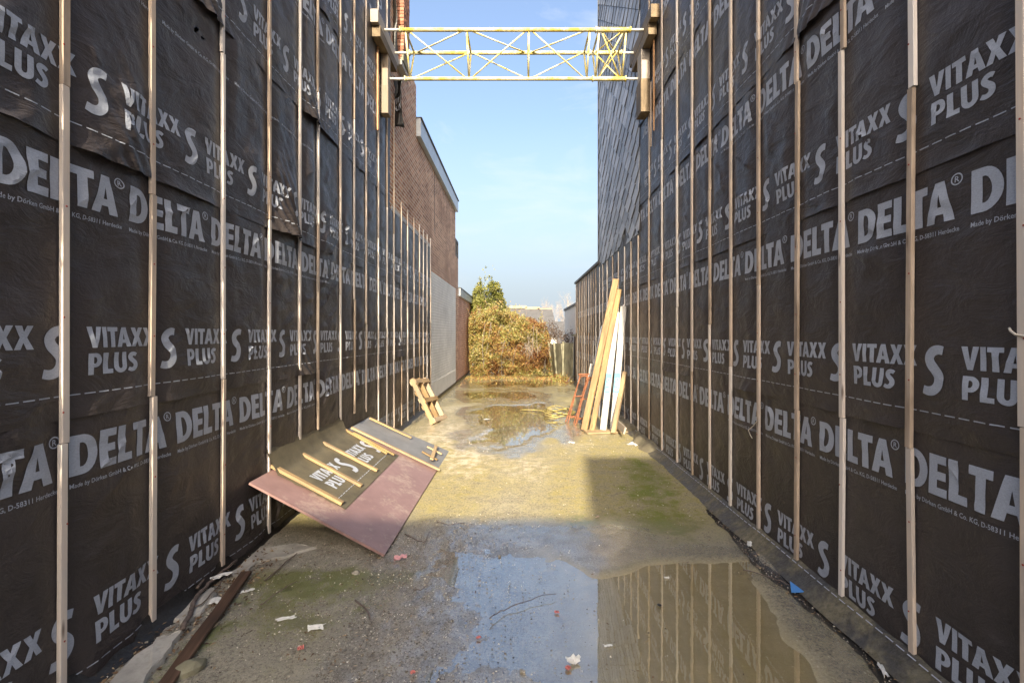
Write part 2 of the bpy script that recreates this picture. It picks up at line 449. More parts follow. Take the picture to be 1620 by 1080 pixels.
def mat_ground():
    t = NT('mossy_wet_concrete'); v = t.coord('Object')
    big = t.noise(v, .9, 5, .65, .4); mid = t.noise(v, 5, 6, .7); fine = t.noise(v, 55, 5, .75); gr = t.noise(v, 190, 3, .7)
    base = t.ramp(mid, [(.28, (.20,.185,.155)), (.5, (.35,.33,.285)), (.72, (.50,.475,.42))])
    base = t.mix(t.ramp(fine, [(.36, .9), (.52, 0.0)]), base, (.085,.075,.06))
    # pale aggregate and dark pits
    vo = t.n('ShaderNodeTexVoronoi'); vo.inputs['Scale'].default_value = 85; t.l(v, vo.inputs['Vector'])
    rv = t.n('ShaderNodeSeparateColor'); t.l(vo.outputs['Color'], rv.inputs[0])
    spk = t.math('MULTIPLY', t.ramp(vo.outputs['Distance'], [(.22, 1.0), (.36, 0.0)]), t.ramp(rv.outputs[0], [(.52, 0.0), (.60, 1.0)]))
    base = t.mix(t.math('MULTIPLY', spk, .75), base, (.52,.49,.43))
    pit = t.math('MULTIPLY', t.ramp(vo.outputs['Distance'], [(.25, 1.0), (.4, 0.0)]), t.ramp(rv.outputs[1], [(.70, 0.0), (.76, 1.0)]))
    base = t.mix(t.math('MULTIPLY', pit, .8), base, (.06,.052,.04))
    # moss
    def brk(name, amt=.9):
        a = t.attr(name)
        return t.math('MULTIPLY', t.math('ADD', a, 0.0), t.ramp(t.math('ADD', t.math('MULTIPLY', mid, .6), t.math('MULTIPLY', fine, .4)), [(.33, 0.1), (.6, 1.0)]), True)
    olive = t.ramp(fine, [(.3, (.185,.155,.04)), (.7, (.43,.355,.12))])
    col = t.mix(t.math('MULTIPLY', brk('olive'), .92), base, olive)
    moss = t.ramp(gr, [(.3, (.055,.085,.006)), (.7, (.165,.22,.020))])
    mo = t.math('ADD', t.attr('moss'), t.math('ADD', t.math('MULTIPLY', t.math('SUBTRACT', mid, .5), 2.6), t.math('MULTIPLY', t.math('SUBTRACT', fine, .5), 2.4)))
    moc = t.mix(t.ramp(big, [(.4, 0.0), (.62, .7)]), moss, (.17,.15,.035))
    col = t.mix(t.ramp(mo, [(.45, 0.0), (.95, .85)]), col, moc)
    lime = brk('lime')
    lf = t.ramp(t.math('MULTIPLY', lime, t.ramp(t.noise(v, 7, 6, .75), [(.40, 0.0), (.62, 1.0)])), [(.08, 0.0), (.45, .9)])
    col = t.mix(lf, col, (.52,.46,.36))
    wetn = t.math('ADD', t.attr('wet'), t.math('MULTIPLY', t.math('SUBTRACT', mid, .5), .7), True)
    wf = t.ramp(wetn, [(.25, 0.0), (.7, 1.0)])
    col = t.mix(t.math('MULTIPLY', wf, .35), col, (.07,.065,.05), 'MIX')
    col = t.mix(t.attr('sed'), col, t.ramp(mid, [(.3, (.30,.255,.135)), (.7, (.46,.395,.225))]))
    tar = t.ramp(t.math('ADD', t.attr('tar'), t.math('MULTIPLY', t.math('SUBTRACT', mid, .5), .55)), [(.48, 0.0), (.56, 1.0)])
    col = t.mix(tar, col, (.016,.014,.012))
    rough = t.mix(wf, .85, t.ramp(fine, [(.3, .11), (.7, .30)]))
    b = t.bump(mid, .3, .014); b = t.bump(fine, .8, .007, b); b = t.bump(gr, .5, .003, b); b = t.bump(vo.outputs['Distance'], .35, .004, b)
    spec = t.mix(wf, .3, .95)
    t.b.inputs['Coat IOR'].default_value = 2.1; t.b.inputs['Coat Roughness'].default_value = .14
    t.l(t.bump(fine, .30, .004, t.bump(mid, .12, .01)), t.b.inputs['Coat Normal'])
    t.set(coat=t.math('MULTIPLY', wf, t.ramp(mid, [(.33, .45), (.55, 1.0)])))
    return t.set(color=col, rough=rough, spec=spec, normal=b)
M['ground'] = mat_ground()
def mat_water():
    t = NT('puddle_water'); t.t.nodes.remove(t.b)
    fr = t.n('ShaderNodeFresnel'); fr.inputs['IOR'].default_value = 2.9
    gl = t.n('ShaderNodeBsdfGlossy'); gl.inputs['Roughness'].default_value = .02; gl.inputs['Color'].default_value = (.96,.98,1,1)
    tr = t.n('ShaderNodeBsdfTransparent'); tr.inputs['Color'].default_value = (.90,.87,.78,1)
    mx = t.n('ShaderNodeMixShader')
    bn = t.bump(t.noise(t.coord('Object'), 9, 2, .5), .012, .02)
    t.l(bn, gl.inputs['Normal'])
    bf = t.n('ShaderNodeNewGeometry').outputs['Backfacing']
    t.l(t.math('MULTIPLY', fr.outputs[0], t.math('SUBTRACT', 1.0, bf)), mx.inputs[0]); t.l(tr.outputs[0], mx.inputs[1]); t.l(gl.outputs[0], mx.inputs[2]); t.l(mx.outputs[0], t.o.inputs[0])
    return t.m
M['water'] = mat_water()
def mat_leaf(name, stops, trans=.35):
    t = NT(name); a = t.attr('tone')
    col = t.ramp(a, stops)
    t.set(color=col, rough=.6, spec=.3)
    tl = t.n('ShaderNodeBsdfTranslucent'); t.l(col, tl.inputs['Color'])
    mx = t.n('ShaderNodeMixShader'); mx.inputs[0].default_value = trans
    t.l(t.b.outputs[0], mx.inputs[1]); t.l(tl.outputs[0], mx.inputs[2]); t.l(mx.outputs[0], t.o.inputs[0])
    return t.m
M['bush_leaf'] = mat_leaf('bush_leaf', [(0, (.12,.05,.024)), (.25, (.32,.16,.06)), (.5, (.42,.29,.10)), (.72, (.26,.27,.075)), (.9, (.36,.35,.12)), (1, (.58,.48,.25))])
M['ivy_leaf'] = mat_leaf('ivy_leaf', [(0, (.085,.095,.022)), (.5, (.21,.215,.05)), (1, (.40,.36,.13))])
M['dark_leaf'] = mat_leaf('dark_leaf', [(0, (.05,.03,.02)), (1, (.14,.09,.06))])

# ------------------------------------------------------------------ ground
LX, RX = -2.31, 2.18
P1 = [px(*p).xy for p in ((620,872),(680,838),(780,846),(872,862),(948,903),(1010,886),(1100,882),(1195,884),(1222,940),(1262,1000),(1330,1080),(1345,1150),(560,1150),(610,1050),(665,985),(630,930))]
P3 = [px(*p).xy for p in ((735,664),(752,646),(780,638),(850,637),(906,646),(906,668),(880,690),(820,706),(775,702),(745,684))]
P4 = [px(*p).xy for p in ((722,622),(770,619),(845,620),(852,629),(790,632),(730,631))]
P5 = [px(*p).xy for p in ((742,603),(880,601),(884,609),(800,612),(745,611))]
PUD = [(P1, .020), (P3, .020), (P4, .018), (P5, .018)]
WATER = -0.004
def axis(parts):
    a = []
    for s, e, st in parts: a += list(np.arange(s, e - 1e-6, st))
    return np.array(a + [parts[-1][1]])
def puddle_sdf(k, P, X, Y):
    if k == 0: return sdf_poly(P, X + .05*fbm(X*5, Y*5, 3, 40), Y + .06*fbm(X*4+9, Y*4, 3, 44))
    return sdf_poly(P, X + .45*fbm(X*1.7, Y*1.1, 4, 40), Y + .9*fbm(X*1.5+9, Y*.9, 4, 44))
def build_ground():
    xs = np.concatenate([[-600,-200,-80,-40,-20,-10,-6,-4,-3], axis([(-2.5, 2.3, .027)]), [3,4,6,10,20,40,80,200,600]])
    ys = np.concatenate([[-300,-100,-50,-30,-20,-14,-10,-6,-3,-1,0,.6], axis([(1.0, 5.4, .024), (5.4, 10, .04), (10, 20, .09)]), [21,22,23,24,26,30,36,45,60,90,150,300,900]])
    X, Y = np.meshgrid(xs, ys)
    inn = ((X > -2.6) & (X < 2.4) & (Y > .8) & (Y < 22)).astype(float)
    H = .011 + .006 * fbm(X*.8, Y*.6, 3, 3) + .0035 * fbm(X*4, Y*4, 3, 9)
    grav = sst(.5, -.6, X) * sst(4.8, 3.8, Y)
    H += (.0018 + .0052 * grav) * fbm(X*15, Y*15, 2, 21)
    for k, (P, d) in enumerate(PUD):
        s = puddle_sdf(k, P, X, Y)
        wdt = .30 if k == 0 else .35
        sl = (.16 + .55*sst(.45, -.1, X)) if k == 0 else wdt
        H -= (d + .004) * sst(0.04, -1, s / sl)
    # tar-lined crack along the right kerb
    cx = 1.99 - .02 * (Y - 3) + .09 * fbm(Y*2.2, Y*0, 4, 77)
    tar = np.exp(-((X - cx) / (.035 + .03*sst(4.2, 3.4, Y) + .06*np.abs(fbm(Y*1.7, Y*0+3, 2, 80))))**2) * sst(5.6, 4.2, Y)
    H -= .022 * tar
    H *= inn
    H += (1 - inn) * -.01
    n = X.shape
    V = np.stack([X, Y, H], -1).reshape(-1, 3)
    idx = np.arange(n[0]*n[1]).reshape(n)
    Q = np.stack([idx[:-1,:-1], idx[:-1,1:], idx[1:,1:], idx[1:,:-1]], -1).reshape(-1, 4)
    me = bpy.data.meshes.new('ground')
    me.vertices.add(len(V)); me.vertices.foreach_set('co', V.ravel())
    me.loops.add(Q.size); me.loops.foreach_set('vertex_index', Q.ravel().astype(np.int32))
    me.polygons.add(len(Q)); me.polygons.foreach_set('loop_start', np.arange(0, Q.size, 4, dtype=np.int32))
    me.polygons.foreach_set('use_smooth', np.ones(len(Q), bool))
    me.update(calc_edges=True); me.validate()
    def at(name, a):
        A = me.attributes.new(name, 'FLOAT', 'POINT'); A.data.foreach_set('value', np.clip(a, 0, 1).astype(np.float32).ravel())
    nz = fbm(X*1.3, Y*1.0, 4, 60)
    def blob(x, y, rx, ry): return np.exp(-(((X-x)/rx)**2 + ((Y-y)/ry)**2))
    moss = .75*blob(-1.45, 3.45, .70, .18) + .40*blob(-1.4, 3.05, .55, .4) + .42*blob(1.5, 4.9, .45, 1.2) + .30*blob(.6, 4.45, .9, .3) + .35*blob(1.7, 6.2, .3, .8) + .3*blob(-1.9, 2.7, .1, .6)
    moss = 2.1 * moss * (.75 + .6*nz)
    at('moss', moss)
    olive = sst(3.9, 4.7, Y) * (.75 + .6*nz) + .55*sst(.1, .9, X)*(.9+.4*nz) + .35*sst(-.2, -1.2, X)*(.5+nz)
    at('olive', olive)
    lime = blob(-.75, 7.3, .45, 1.5) + .8*blob(-1.3, 8.6, .7, 1.2) + .6*blob(.15, 6.3, .35, .8) + .35*blob(-1.7, 10.5, .4, 1.5) + .5*blob(1.0, 7.6, .35, .3)
    at('lime', lime)
    wet = np.zeros(n)
    for k, (P, d) in enumerate(PUD):
        s = puddle_sdf(k, P, X, Y) + (.25*fbm(X*2.3, Y*1.6, 4, 95) if k else 0); wet = np.maximum(wet, sst(.55 if k == 0 else .8, -.05, s))
    wet = np.maximum(wet, .85*sst(5.0, 4.1, Y)*sst(.7, -.1, np.abs(X - .1)-1.0))
    wet = np.maximum(wet, .45*sst(4.9, 4.3, Y))
    wet = np.maximum(wet, .9*sst(.4, .1, X - LX)*sst(8, 10, Y))
    wet = np.maximum(wet, .55*sst(13, 15, Y))
    wet = np.maximum(wet, .62*sst(7.4, 9.0, Y)*(.8 + .8*nz))
    at('wet', wet)
    at('tar', tar + .55*sst(.13, .02, X - LX)*sst(1, 3, Y))
    at('sed', .9 * sst(.05, -.15, sdf_poly(P1, X, Y)) * sst(-.2, .5, X))
    me.materials.append(M['ground'])
    o = bpy.data.objects.new('ground', me); link(o)
    tag(o, 'wet mossy concrete yard floor between the two clad walls', None, None, 'structure')
build_ground()
for pk, (P, d) in enumerate(PUD):
    xs = [p.x for p in P]; ys = [p.y for p in P]
    x0, x1, y0, y1 = max(min(xs)-.7, LX), min(max(xs)+.35, 1.93), min(ys)-(.25 if pk == 0 else .45), max(ys)+.35
    o = mesh_obj('puddle', [(x0,y0,WATER),(x1,y0,WATER),(x1,y1,WATER),(x0,y1,WATER)], [(0,1,2,3)], M['water'])
    tag(o, ['wide shallow puddle in the foreground mirroring sky and right wall battens', 'puddle in the middle distance between pallet and leaning planks', 'narrow puddle just beyond the middle puddle', 'farthest thin puddle in front of the bush'][pk], None, None, 'structure')

# ------------------------------------------------------------------ lettering
def arc(cx, cy, rx, ry, a0, a1, n=10):
    return [(cx + rx*math.cos(R(a0 + (a1-a0)*i/n)), cy + ry*math.sin(R(a0 + (a1-a0)*i/n))) for i in range(n+1)]
def stroke(pts, w):
    """thick curve through control points -> closed outline"""
    P = [Vector((*p, 0)) for p in pts]; q = []
    for i in range(len(P)-1):
        a, b, c, d = P[max(i-1,0)], P[i], P[i+1], P[min(i+2,len(P)-1)]
        for k in range(5):
            t = k/5
            q.append(.5*((2*b)+(-a+c)*t+(2*a-5*b+4*c-d)*t*t+(-a+3*b-3*c+d)*t**3))
    q.append(P[-1]); L = []; Rr = []
    for i, p in enumerate(q):
        d = (q[min(i+1,len(q)-1)]-q[max(i-1,0)]).normalized(); nrm = Vector((-d.y, d.x, 0))
        u = i/(len(q)-1); ww = w*(.82 + .22*math.sin(math.pi*u))
        L.append((p + nrm*ww/2)[:2]); Rr.append((p - nrm*ww/2)[:2])
    return L + Rr[::-1]
G = {}
G['D'] = (.70, [[(0,0),(.28,0)] + arc(.28,.5,.42,.5,-80,80,12) + [(.28,1),(0,1)], [(.245,.2),(.29,.2)] + arc(.29,.5,.16,.3,-80,80,8) + [(.29,.8),(.245,.8)]])
G['E'] = (.50, [[(0,0),(.50,0),(.50,.205),(.24,.205),(.24,.40),(.465,.40),(.465,.60),(.24,.60),(.24,.795),(.49,.795),(.49,1),(0,1)]])
G['L'] = (.47, [[(0,0),(.47,0),(.47,.21),(.24,.21),(.24,1),(0,1)]])
G['T'] = (.56, [[(.16,0),(.40,0),(.40,.79),(.56,.79),(.56,1),(0,1),(0,.79),(.16,.79)]])
G['A'] = (.76, [[(0,0),(.25,0),(.295,.20),(.475,.20),(.52,0),(.77,0),(.51,1),(.26,1)], [(.335,.38),(.437,.38),(.386,.70)]])
G['V'] = (.68, [[(.24,0),(.45,0),(.69,1),(.45,1),(.35,.36),(.25,1),(0,1)]])
G['I'] = (.22, [[(0,0),(.22,0),(.22,1),(0,1)]])
G['X'] = (.68, [[(0,0),(.24,0),(.345,.29),(.45,0),(.70,0),(.475,.51),(.68,1),(.44,1),(.35,.74),(.26,1),(.01,1),(.215,.51)]])
G['P'] = (.57, [[(0,0),(.22,0),(.22,.34),(.30,.34)] + arc(.30,.67,.27,.33,-80,80,10) + [(.30,1),(0,1)], [(.22,.52),(.27,.52)] + arc(.27,.67,.09,.15,-80,80,6) + [(.27,.82),(.22,.82)]])
G['U'] = (.62, [[(0,1),(0,.36)] + arc(.31,.33,.31,.34,180,360,14) + [(.62,.36),(.62,1),(.40,1)] + arc(.31,.33,.09,.13,0,-180,8) + [(.22,1)]])
G['S'] = (.52, [stroke([(.47,.83),(.36,.885),(.22,.86),(.145,.745),(.20,.62),(.31,.51),(.385,.40),(.385,.25),(.29,.13),(.15,.105),(.02,.165)], .225)])
G['Z'] = (.52, [stroke([(.475,.90),(.37,.915),(.24,.87),(.165,.755),(.20,.63),(.305,.515),(.385,.39),(.375,.235),(.285,.12),(.16,.085),(.03,.11)], .205)])
def glyph_mesh(loops):
    pts = [Vector((*p, 0)) for lp in loops for p in lp]
    tris = tessellate_polygon([[Vector((*p, 0)) for p in lp] for lp in loops])
    return [tuple(p[:2]) for p in pts], [tuple(t) for t in tris]
GM = {k: (w, *glyph_mesh(lp)) for k, (w, lp) in G.items()}
def word(txt, h, sx=1.0, gap=.055, kern={}):
    vs, fs, x = [], [], 0
    for i, ch in enumerate(txt):
        w, gv, gf = GM[ch]
        b = len(vs)
        vs += [((x + p[0]) * h * sx, p[1] * h) for p in gv]; fs += [tuple(b + k for k in f) for f in gf]
        x += w + gap + kern.get(txt[i:i+2], 0)
    return vs, fs, (x - gap) * h * sx
def shift(vf, dx, dy): return [(x+dx, y+dy) for x, y in vf[0]], vf[1]
def merge(*parts):
    vs, fs = [], []
    for p in parts:
        b = len(vs); vs += p[0]; fs += [tuple(b + k for k in f) for f in p[1]]
    return vs, fs
def font_text(txt, size):
    cu = bpy.data.curves.new('t', 'FONT'); cu.body = txt; cu.size = size; cu.offset = size*.012; cu.resolution_u = 2
    o = bpy.data.objects.new('t', cu); COL.objects.link(o)
    bpy.context.view_layer.update()
    me = bpy.data.meshes.new_from_object(o.evaluated_get(bpy.context.evaluated_depsgraph_get()))
    vs = [(v.co.x, v.co.y) for v in me.vertices]; fs = [tuple(p.vertices) for p in me.polygons]
    bpy.data.objects.remove(o); bpy.data.curves.remove(cu); bpy.data.meshes.remove(me)
    return vs, fs
def dice(vf, step):
    bm = bmesh.new()
    bv = [bm.verts.new((x, y, 0)) for x, y in vf[0]]
    for f in vf[1]:
        try: bm.faces.new([bv[i] for i in f])
        except ValueError: pass
    xs = [v[0] for v in vf[0]]; ys = [v[1] for v in vf[0]]
    for ax, lo, hi in ((0, min(xs), max(xs)), (1, min(ys), max(ys))):
        c = lo + step
        while c < hi:
            no = (1,0,0) if ax == 0 else (0,1,0); co = (c,0,0) if ax == 0 else (0,c,0)
            bmesh.ops.bisect_plane(bm, geom=bm.verts[:]+bm.edges[:]+bm.faces[:], plane_co=co, plane_no=no)
            c += step
    bm.verts.index_update()
    r = np.array([v.co[:2] for v in bm.verts]), [tuple(v.index for v in f.verts) for f in bm.faces]
    bm.free(); return r
REP = .722
reg_ring = ([(.03*math.cos(a*math.pi/10), .03*math.sin(a*math.pi/10)) for a in range(20)] + [(.0235*math.cos(a*math.pi/10), .0235*math.sin(a*math.pi/10)) for a in range(20)],
            [(i, (i+1) % 20, 20 + (i+1) % 20, 20 + i) for i in range(20)])
rl = font_text('R', .042)
DEL = word('DELTA', .208, 1.0, .05, {'LT': -.03, 'TA': -.09})
DELW = DEL[2]
delta_vf = merge(DEL[:2], shift(reg_ring, DELW + .012, .195), shift(rl, DELW - .001, .1805))
made_vf = shift(font_text('Made by Dörken GmbH & Co. KG, D-58311 Herdecke', .034), 0, -.062)
mw = max(x for x, y in made_vf[0]); made_vf = [(x * (DELW + .03) / mw, y) for x, y in made_vf[0]], made_vf[1]
VIT = word('VITAXX', .112, 1.12, .05, {'TA': -.08, 'AX': -.03})
PLS = word('PLUS', .115, 1.17, .06)
BS = word('Z', .262, .98)
vit_vf = merge(shift(VIT[:2], 0, .145), shift(PLS[:2], .012, 0), shift(BS[:2], .505, -.004))
TPL = {'delta': (dice(delta_vf, .022), dice(delta_vf, .07)), 'made': (dice(made_vf, .03), None), 'vit': (dice(vit_vf, .022), dice(vit_vf, .07))}

# ------------------------------------------------------------------ clad walls
class Wall:
    def __init__(s, X, side, seams, battens, wr, folds=()):
        s.X, s.side, s.seams, s.bat, s.wr, s.folds = X, side, seams, np.array(battens), wr, folds
    def pt(s, y, z, off): return (s.X - s.side*off, y, z)
    def offset(s, Y, Z, i):
        lo, hi = s.seams[i], s.seams[i+1]
        t = np.clip((Z - lo) / (hi - lo), 0, 1.1)
        d = np.min(np.abs(Y[..., None] - s.bat), -1)
        pin = sst(0, .17, d)
        k = 5 + i*13 + (0 if s.side < 0 else 200)
        o = .012 - .007*t
        # sag and puckers between the battens, long soft folds
        o = o + s.wr * pin * (.009 + .013*fbm(Y*1.6, Z*1.1, 3, k) + .007*fbm(Y*3.1 + Z*1.7, Z*5.0 - Y*1.2, 3, k+3))
        rid = 1 - np.abs(fbm(Y*1.1 + Z*.9, Z*3.6 - Y*2.3, 3, k+6)); rid = np.clip((rid - .78)/.22, 0, 1)**2
        o = o + s.wr * pin * .011 * rid * (.3 + .7*sst(-.1, .4, fbm(Y*.7, Z*.7, 2, k+9)))
        # lower edge gapes a little here and there
        o = o + pin * np.exp(-(Z - lo)/.035) * .010 * sst(-.1, .5, fbm(Y*2.2, Y*0, 2, k+11))
        for (fi, y0, wy, hz, amp) in s.folds:
            if fi == i:
                g = np.exp(-((Y - y0)/wy)**2) * np.exp(-(Z - lo)/hz)
                o = o + amp * g * (1 + .35*np.sin((Y*1.4 + Z)*38))
        return np.maximum(o, .003)
    def sheet(s, i, y0, y1, parent, top=None, near=.02, bottom=None, dphase=0., vphase=0., lettered=True, small_to=5.0):
        lo = s.seams[i] if bottom is None else bottom; hi = (s.seams[i+1] + .09) if top is None else top
        ym = min(max(6.0, y0), y1)
        ys = np.concatenate([np.arange(y0, ym, near), np.arange(ym, y1, .05), [y1]]) if ym > y0 else np.append(np.arange(y0, y1, .05), y1)
        zs = np.append(np.arange(lo, hi, .028), hi)
        Y, Z = np.meshgrid(ys, zs); O = s.offset(Y, Z, i)
        wav = .004 * fbm(Y*3, Y*0 + i, 3, 300+i) * np.exp(-(Z - lo)/.05)
        V = np.stack([s.X - s.side*O, Y, Z + wav], -1).reshape(-1, 3)
        n = Y.shape; idx = np.arange(n[0]*n[1]).reshape(n)
        Q = np.stack([idx[:-1,:-1], idx[:-1,1:], idx[1:,1:], idx[1:,:-1]], -1).reshape(-1, 4)
        if s.side > 0: Q = Q[:, ::-1]
        me = bpy.data.meshes.new('membrane_sheet'); me.from_pydata(V.tolist(), [], Q.tolist()); me.update()
        me.polygons.foreach_set('use_smooth', [True]*len(me.polygons)); me.materials.append(M['membrane'])
        o = bpy.data.objects.new('membrane_sheet', me); link(o); set_parent(o, parent)
        if not lettered: return o
        Vs, Fs, base = [], [], 0
        def put(tpl, ystart, z0):
            nonlocal base
            vv, ff = tpl
            yy = ystart - s.side*vv[:,0] if s.side > 0 else ystart + vv[:,0]
            zz = z0 + vv[:,1]
            if yy.min() < y0 + .01 or yy.max() > y1 - .01 or zz.max() > hi or zz.min() < lo - .001: return
            oo = s.offset(yy, zz, i) + .0022
            Vs.append(np.stack([s.X - s.side*oo, yy, zz], -1))
            Fs.extend([tuple(base + k for k in (f if s.side < 0 else f)) for f in ff]); base += len(vv)
        top_seam = s.seams[i+1]
        k0 = int((y0 - 3)/REP) - 2; k1 = int((y1 - 2)/REP) + 2
        for k in range(k0, k1):
            yd = dphase + k*REP; yv = vphase + k*REP
            put(TPL['delta'][0 if yd < 6.4 else 1], yd, top_seam - .30)
            if yd < small_to: put(TPL['made'][0], yd, top_seam - .30)
            put(TPL['vit'][0 if yv < 6.4 else 1], yv, s.seams[i] + .215)
        def flush(nm):
            nonlocal Vs, Fs, base
            if Vs:
                me = bpy.data.meshes.new(nm); me.from_pydata(np.concatenate(Vs).tolist(), [], Fs); me.update(); me.materials.append(M['print'])
                l = bpy.data.objects.new(nm, me); link(l); set_parent(l, o)
                l['kind'] = 'stuff'
            Vs, Fs, base = [], [], 0
        flush('lettering')
        # dashed guide line
        yy = y0 + .02; zc = s.seams[i] + .12
        if zc > lo:
            while yy < min(y1, 11):
                a = np.array([yy, yy+.028, yy+.056]); A, Bz = np.meshgrid(a, np.array([zc-.0025, zc+.0035]))
                oo = s.offset(A, Bz, i) + .0022
                Vs.append(np.stack([s.X - s.side*oo, A, Bz], -1).reshape(-1, 3))
                Fs.extend([(base, base+1, base+4, base+3), (base+1, base+2, base+5, base+4)]); base += 6
                yy += .076
        flush('dash_line')
        return o

LB = [.62, 1.20, 1.76, 2.30, 2.86, 3.55, 4.20, 4.80, 5.23, 5.90, 6.39, 6.89, 7.48, 7.98, 8.42, 8.96, 9.46, 10.03, 10.6, 11.02, 11.47, 11.93]
RB = [.60, 1.06, 1.55, 1.95, 2.517, 3.051, 3.544, 4.116, 4.66, 5.165, 5.685, 6.222, 6.884, 7.56, 8.25, 8.78, 9.3, 9.88, 10.47, 11.13, 11.7, 12.16, 12.75, 13.17, 13.6, 14.04, 14.54, 14.9, 15.3, 15.65, 16.1, 16.6, 17.1]
WL = Wall(LX, -1, [-.03, 1.416, 2.816, 4.216, 5.616, 7.016, 8.416], LB, 1.7,
          [(2, 4.52, .22, .30, .10), (2, 2.72, .16, .5, .03), (3, 3.40, .22, .35, .035), (1, 4.95, .18, .22, .055), (1, 8.9, .2, .3, .05), (3, 5.1, .2, .25, .05)])
WR = Wall(RX, 1, [-.085, 1.317, 2.719, 4.12, 5.52, 6.92, 8.32], RB, 1.15, [(1, 4.3, .15, .12, .025), (3, 3.35, .3, .25, .03), (1, 6.6, .25, .3, .03)])

left = empty('clad_building', (-5, 4, 0))
tag(left, 'tall left building wrapped in black printed membrane with vertical wooden battens', 'building')
m = MB(); m.box((-9.5, .4, -.2), (LX, 8.17, 8.7)); m.build('wall', M['bitumen'], left)
for i in range(6):
    WL.sheet(i, .42, 12.02 if i < 3 else 8.16, left, top=(4.08 if i == 2 else 8.6 if i == 5 else None) if i in (2, 5) else None,
             bottom=.02 if i == 0 else None, dphase=[2.343, 2.70, 2.96, 2.55, 2.7, 2.8][i], vphase=[2.452, 2.42, 2.625, 2.50, 2.6, 2.7][i])
# row 2 needs its full height in front of the tall part
WL.sheet(2, .42, 8.16, left, bottom=4.0, lettered=False)
right = empty('clad_building', (5, 6, 0))
tag(right, 'tall right building in black printed membrane and battens with grey diamond slates', 'building')
m = MB(); m.box((RX, .4, -.2), (9.5, 8.15, 8.7)); m.build('wall', M['bitumen'], right)
m = MB(); m.box((RX, 8.152, -.2), (9.5, 12.2, 11.0)); m.build('wall', M['bitumen'], right)
for i in range(6):
    WR.sheet(i, .42, 17.15 if i < 2 else 12.19 if i == 2 else 8.18, right, top=None, near=.025, bottom=.06 if i == 0 else None,
             dphase=[3.293, 2.915, 2.7, 2.9, 2.6, 2.8][i], vphase=[2.377, 2.96, 2.405, 2.75, 2.9, 2.6][i])

def batten_line(wall, y, z0, z1, parent, joints=None, kinks=True):
    """one vertical row of battens, butted end to end, each length a bit off line"""
    if joints is None:
        joints = []; z = z0 + random.uniform(1.0, 2.2)
        while z < z1 - .5:
            joints.append(z); z += random.uniform(1.5, 2.7)
    zz = [z0] + list(joints) + [z1]
    for a, b in zip(zz[:-1], zz[1:]):
        dy0, dy1 = random.uniform(-.013, .013), random.uniform(-.013, .013)
        w, t = random.uniform(.034, .040), random.uniform(.020, .024)
        off = .011 + t/2 + random.uniform(.0005, .003)
        p0 = wall.pt(y + dy0, a + .002, off); p1 = wall.pt(y + dy1, b - .002, off + random.uniform(0, .003))
        o = beam('batten', p0, p1, w, t, M['batten'], (-wall.side, 0, 0), parent, .0025)
        if y < 4.4 and a < 5:
            z = a + random.uniform(.15, .4)
            while z < min(b - .1, 5):
                s = MB(); c = Vector(wall.pt(y + random.uniform(-.009, .009), z, off + t/2 + .0012)); r = .0048
                s.tube([c, c + Vector((-wall.side*.002, 0, 0))], r, 6)
                so = s.build('screw', M['screw'], o); z += random.uniform(.42, .62)
feet_l = {2.30: .08, 2.86: .03, 3.55: .06, 4.20: .02, 4.80: .72, 5.23: .76, 5.90: .69, 6.39: .74, 6.89: .68}
jl = {2.30: [1.30, 3.10], 2.86: [1.46, 2.72], 3.55: [1.50, 4.02], 4.20: [1.53, 2.90], 4.80: [1.5, 4.4], 5.23: [1.45, 3.1, 4.6]}
for y in LB:
    z0 = feet_l.get(y, .05)
    z1 = 8.6 if y < 8.1 else (6.1 if y < 8.6 else 4.42 - .03*(y - 9))
    batten_line(WL, y, z0, z1, left, jl.get(y))
for y in RB:
    z1 = 8.6 if y < 8.2 else (3.62 if y < 12.2 else 3.70)
    batten_line(WR, y, .10, z1, right)
# bitumen upstands at the feet of both walls
m = MB()
yy = np.arange(.42, 12.0, .12)
vs = []
for y in yy:
    j = .012*float(vnoise(y*3, 0, 5)); vs += [(LX + .004, y, .115 + j*.3), (LX + .02 + j*.2, y, .10 + j*.3), (LX + .035 + j, y, .03), (LX + .11 + 2*j, y, .004)]
fs = [(4*k+a, 4*k+a+1, 4*k+a+5, 4*k+a+4) for k in range(len(yy)-1) for a in range(3)]
mesh_obj('base_upstand', vs, fs, M['bitumen'], left, True)
vs = []; yy = np.arange(.42, 17.1, .12)
for y in yy:
    j = .014*float(vnoise(y*2.3, 0, 8)); big = .05*max(0, float(vnoise(y*.9, 3, 9)))*(1 if y > 6.5 else 0)
    vs += [(RX - .004, y, .115), (RX - .05 + j*.3, y, .10 + j*.2), (RX - .062 + j*.3, y, .085 + j*.2), (RX - .115 + j - big, y, .035), (RX - .17 + j - big, y, .004)]
fs = [(5*k+a, 5*k+a+5, 5*k+a+6, 5*k+a+1) for k in range(len(yy)-1) for a in range(4)]
up = mesh_obj('base_upstand', vs, fs, M['upstand'], right, True)
m = MB(); y = .5
while y < 9:
    j = .014*float(vnoise(y*2.3, 0, 8))
    m.add([(RX-.054+j*.3, y, .1035+j*.2), (RX-.059+j*.3, y, .1005+j*.2), (RX-.059+j*.3, y+.055, .1005+j*.2), (RX-.054+j*.3, y+.055, .1035+j*.2)], [(0,1,2,3)]); y += .075
m.build('dash_line', M['print'], up)
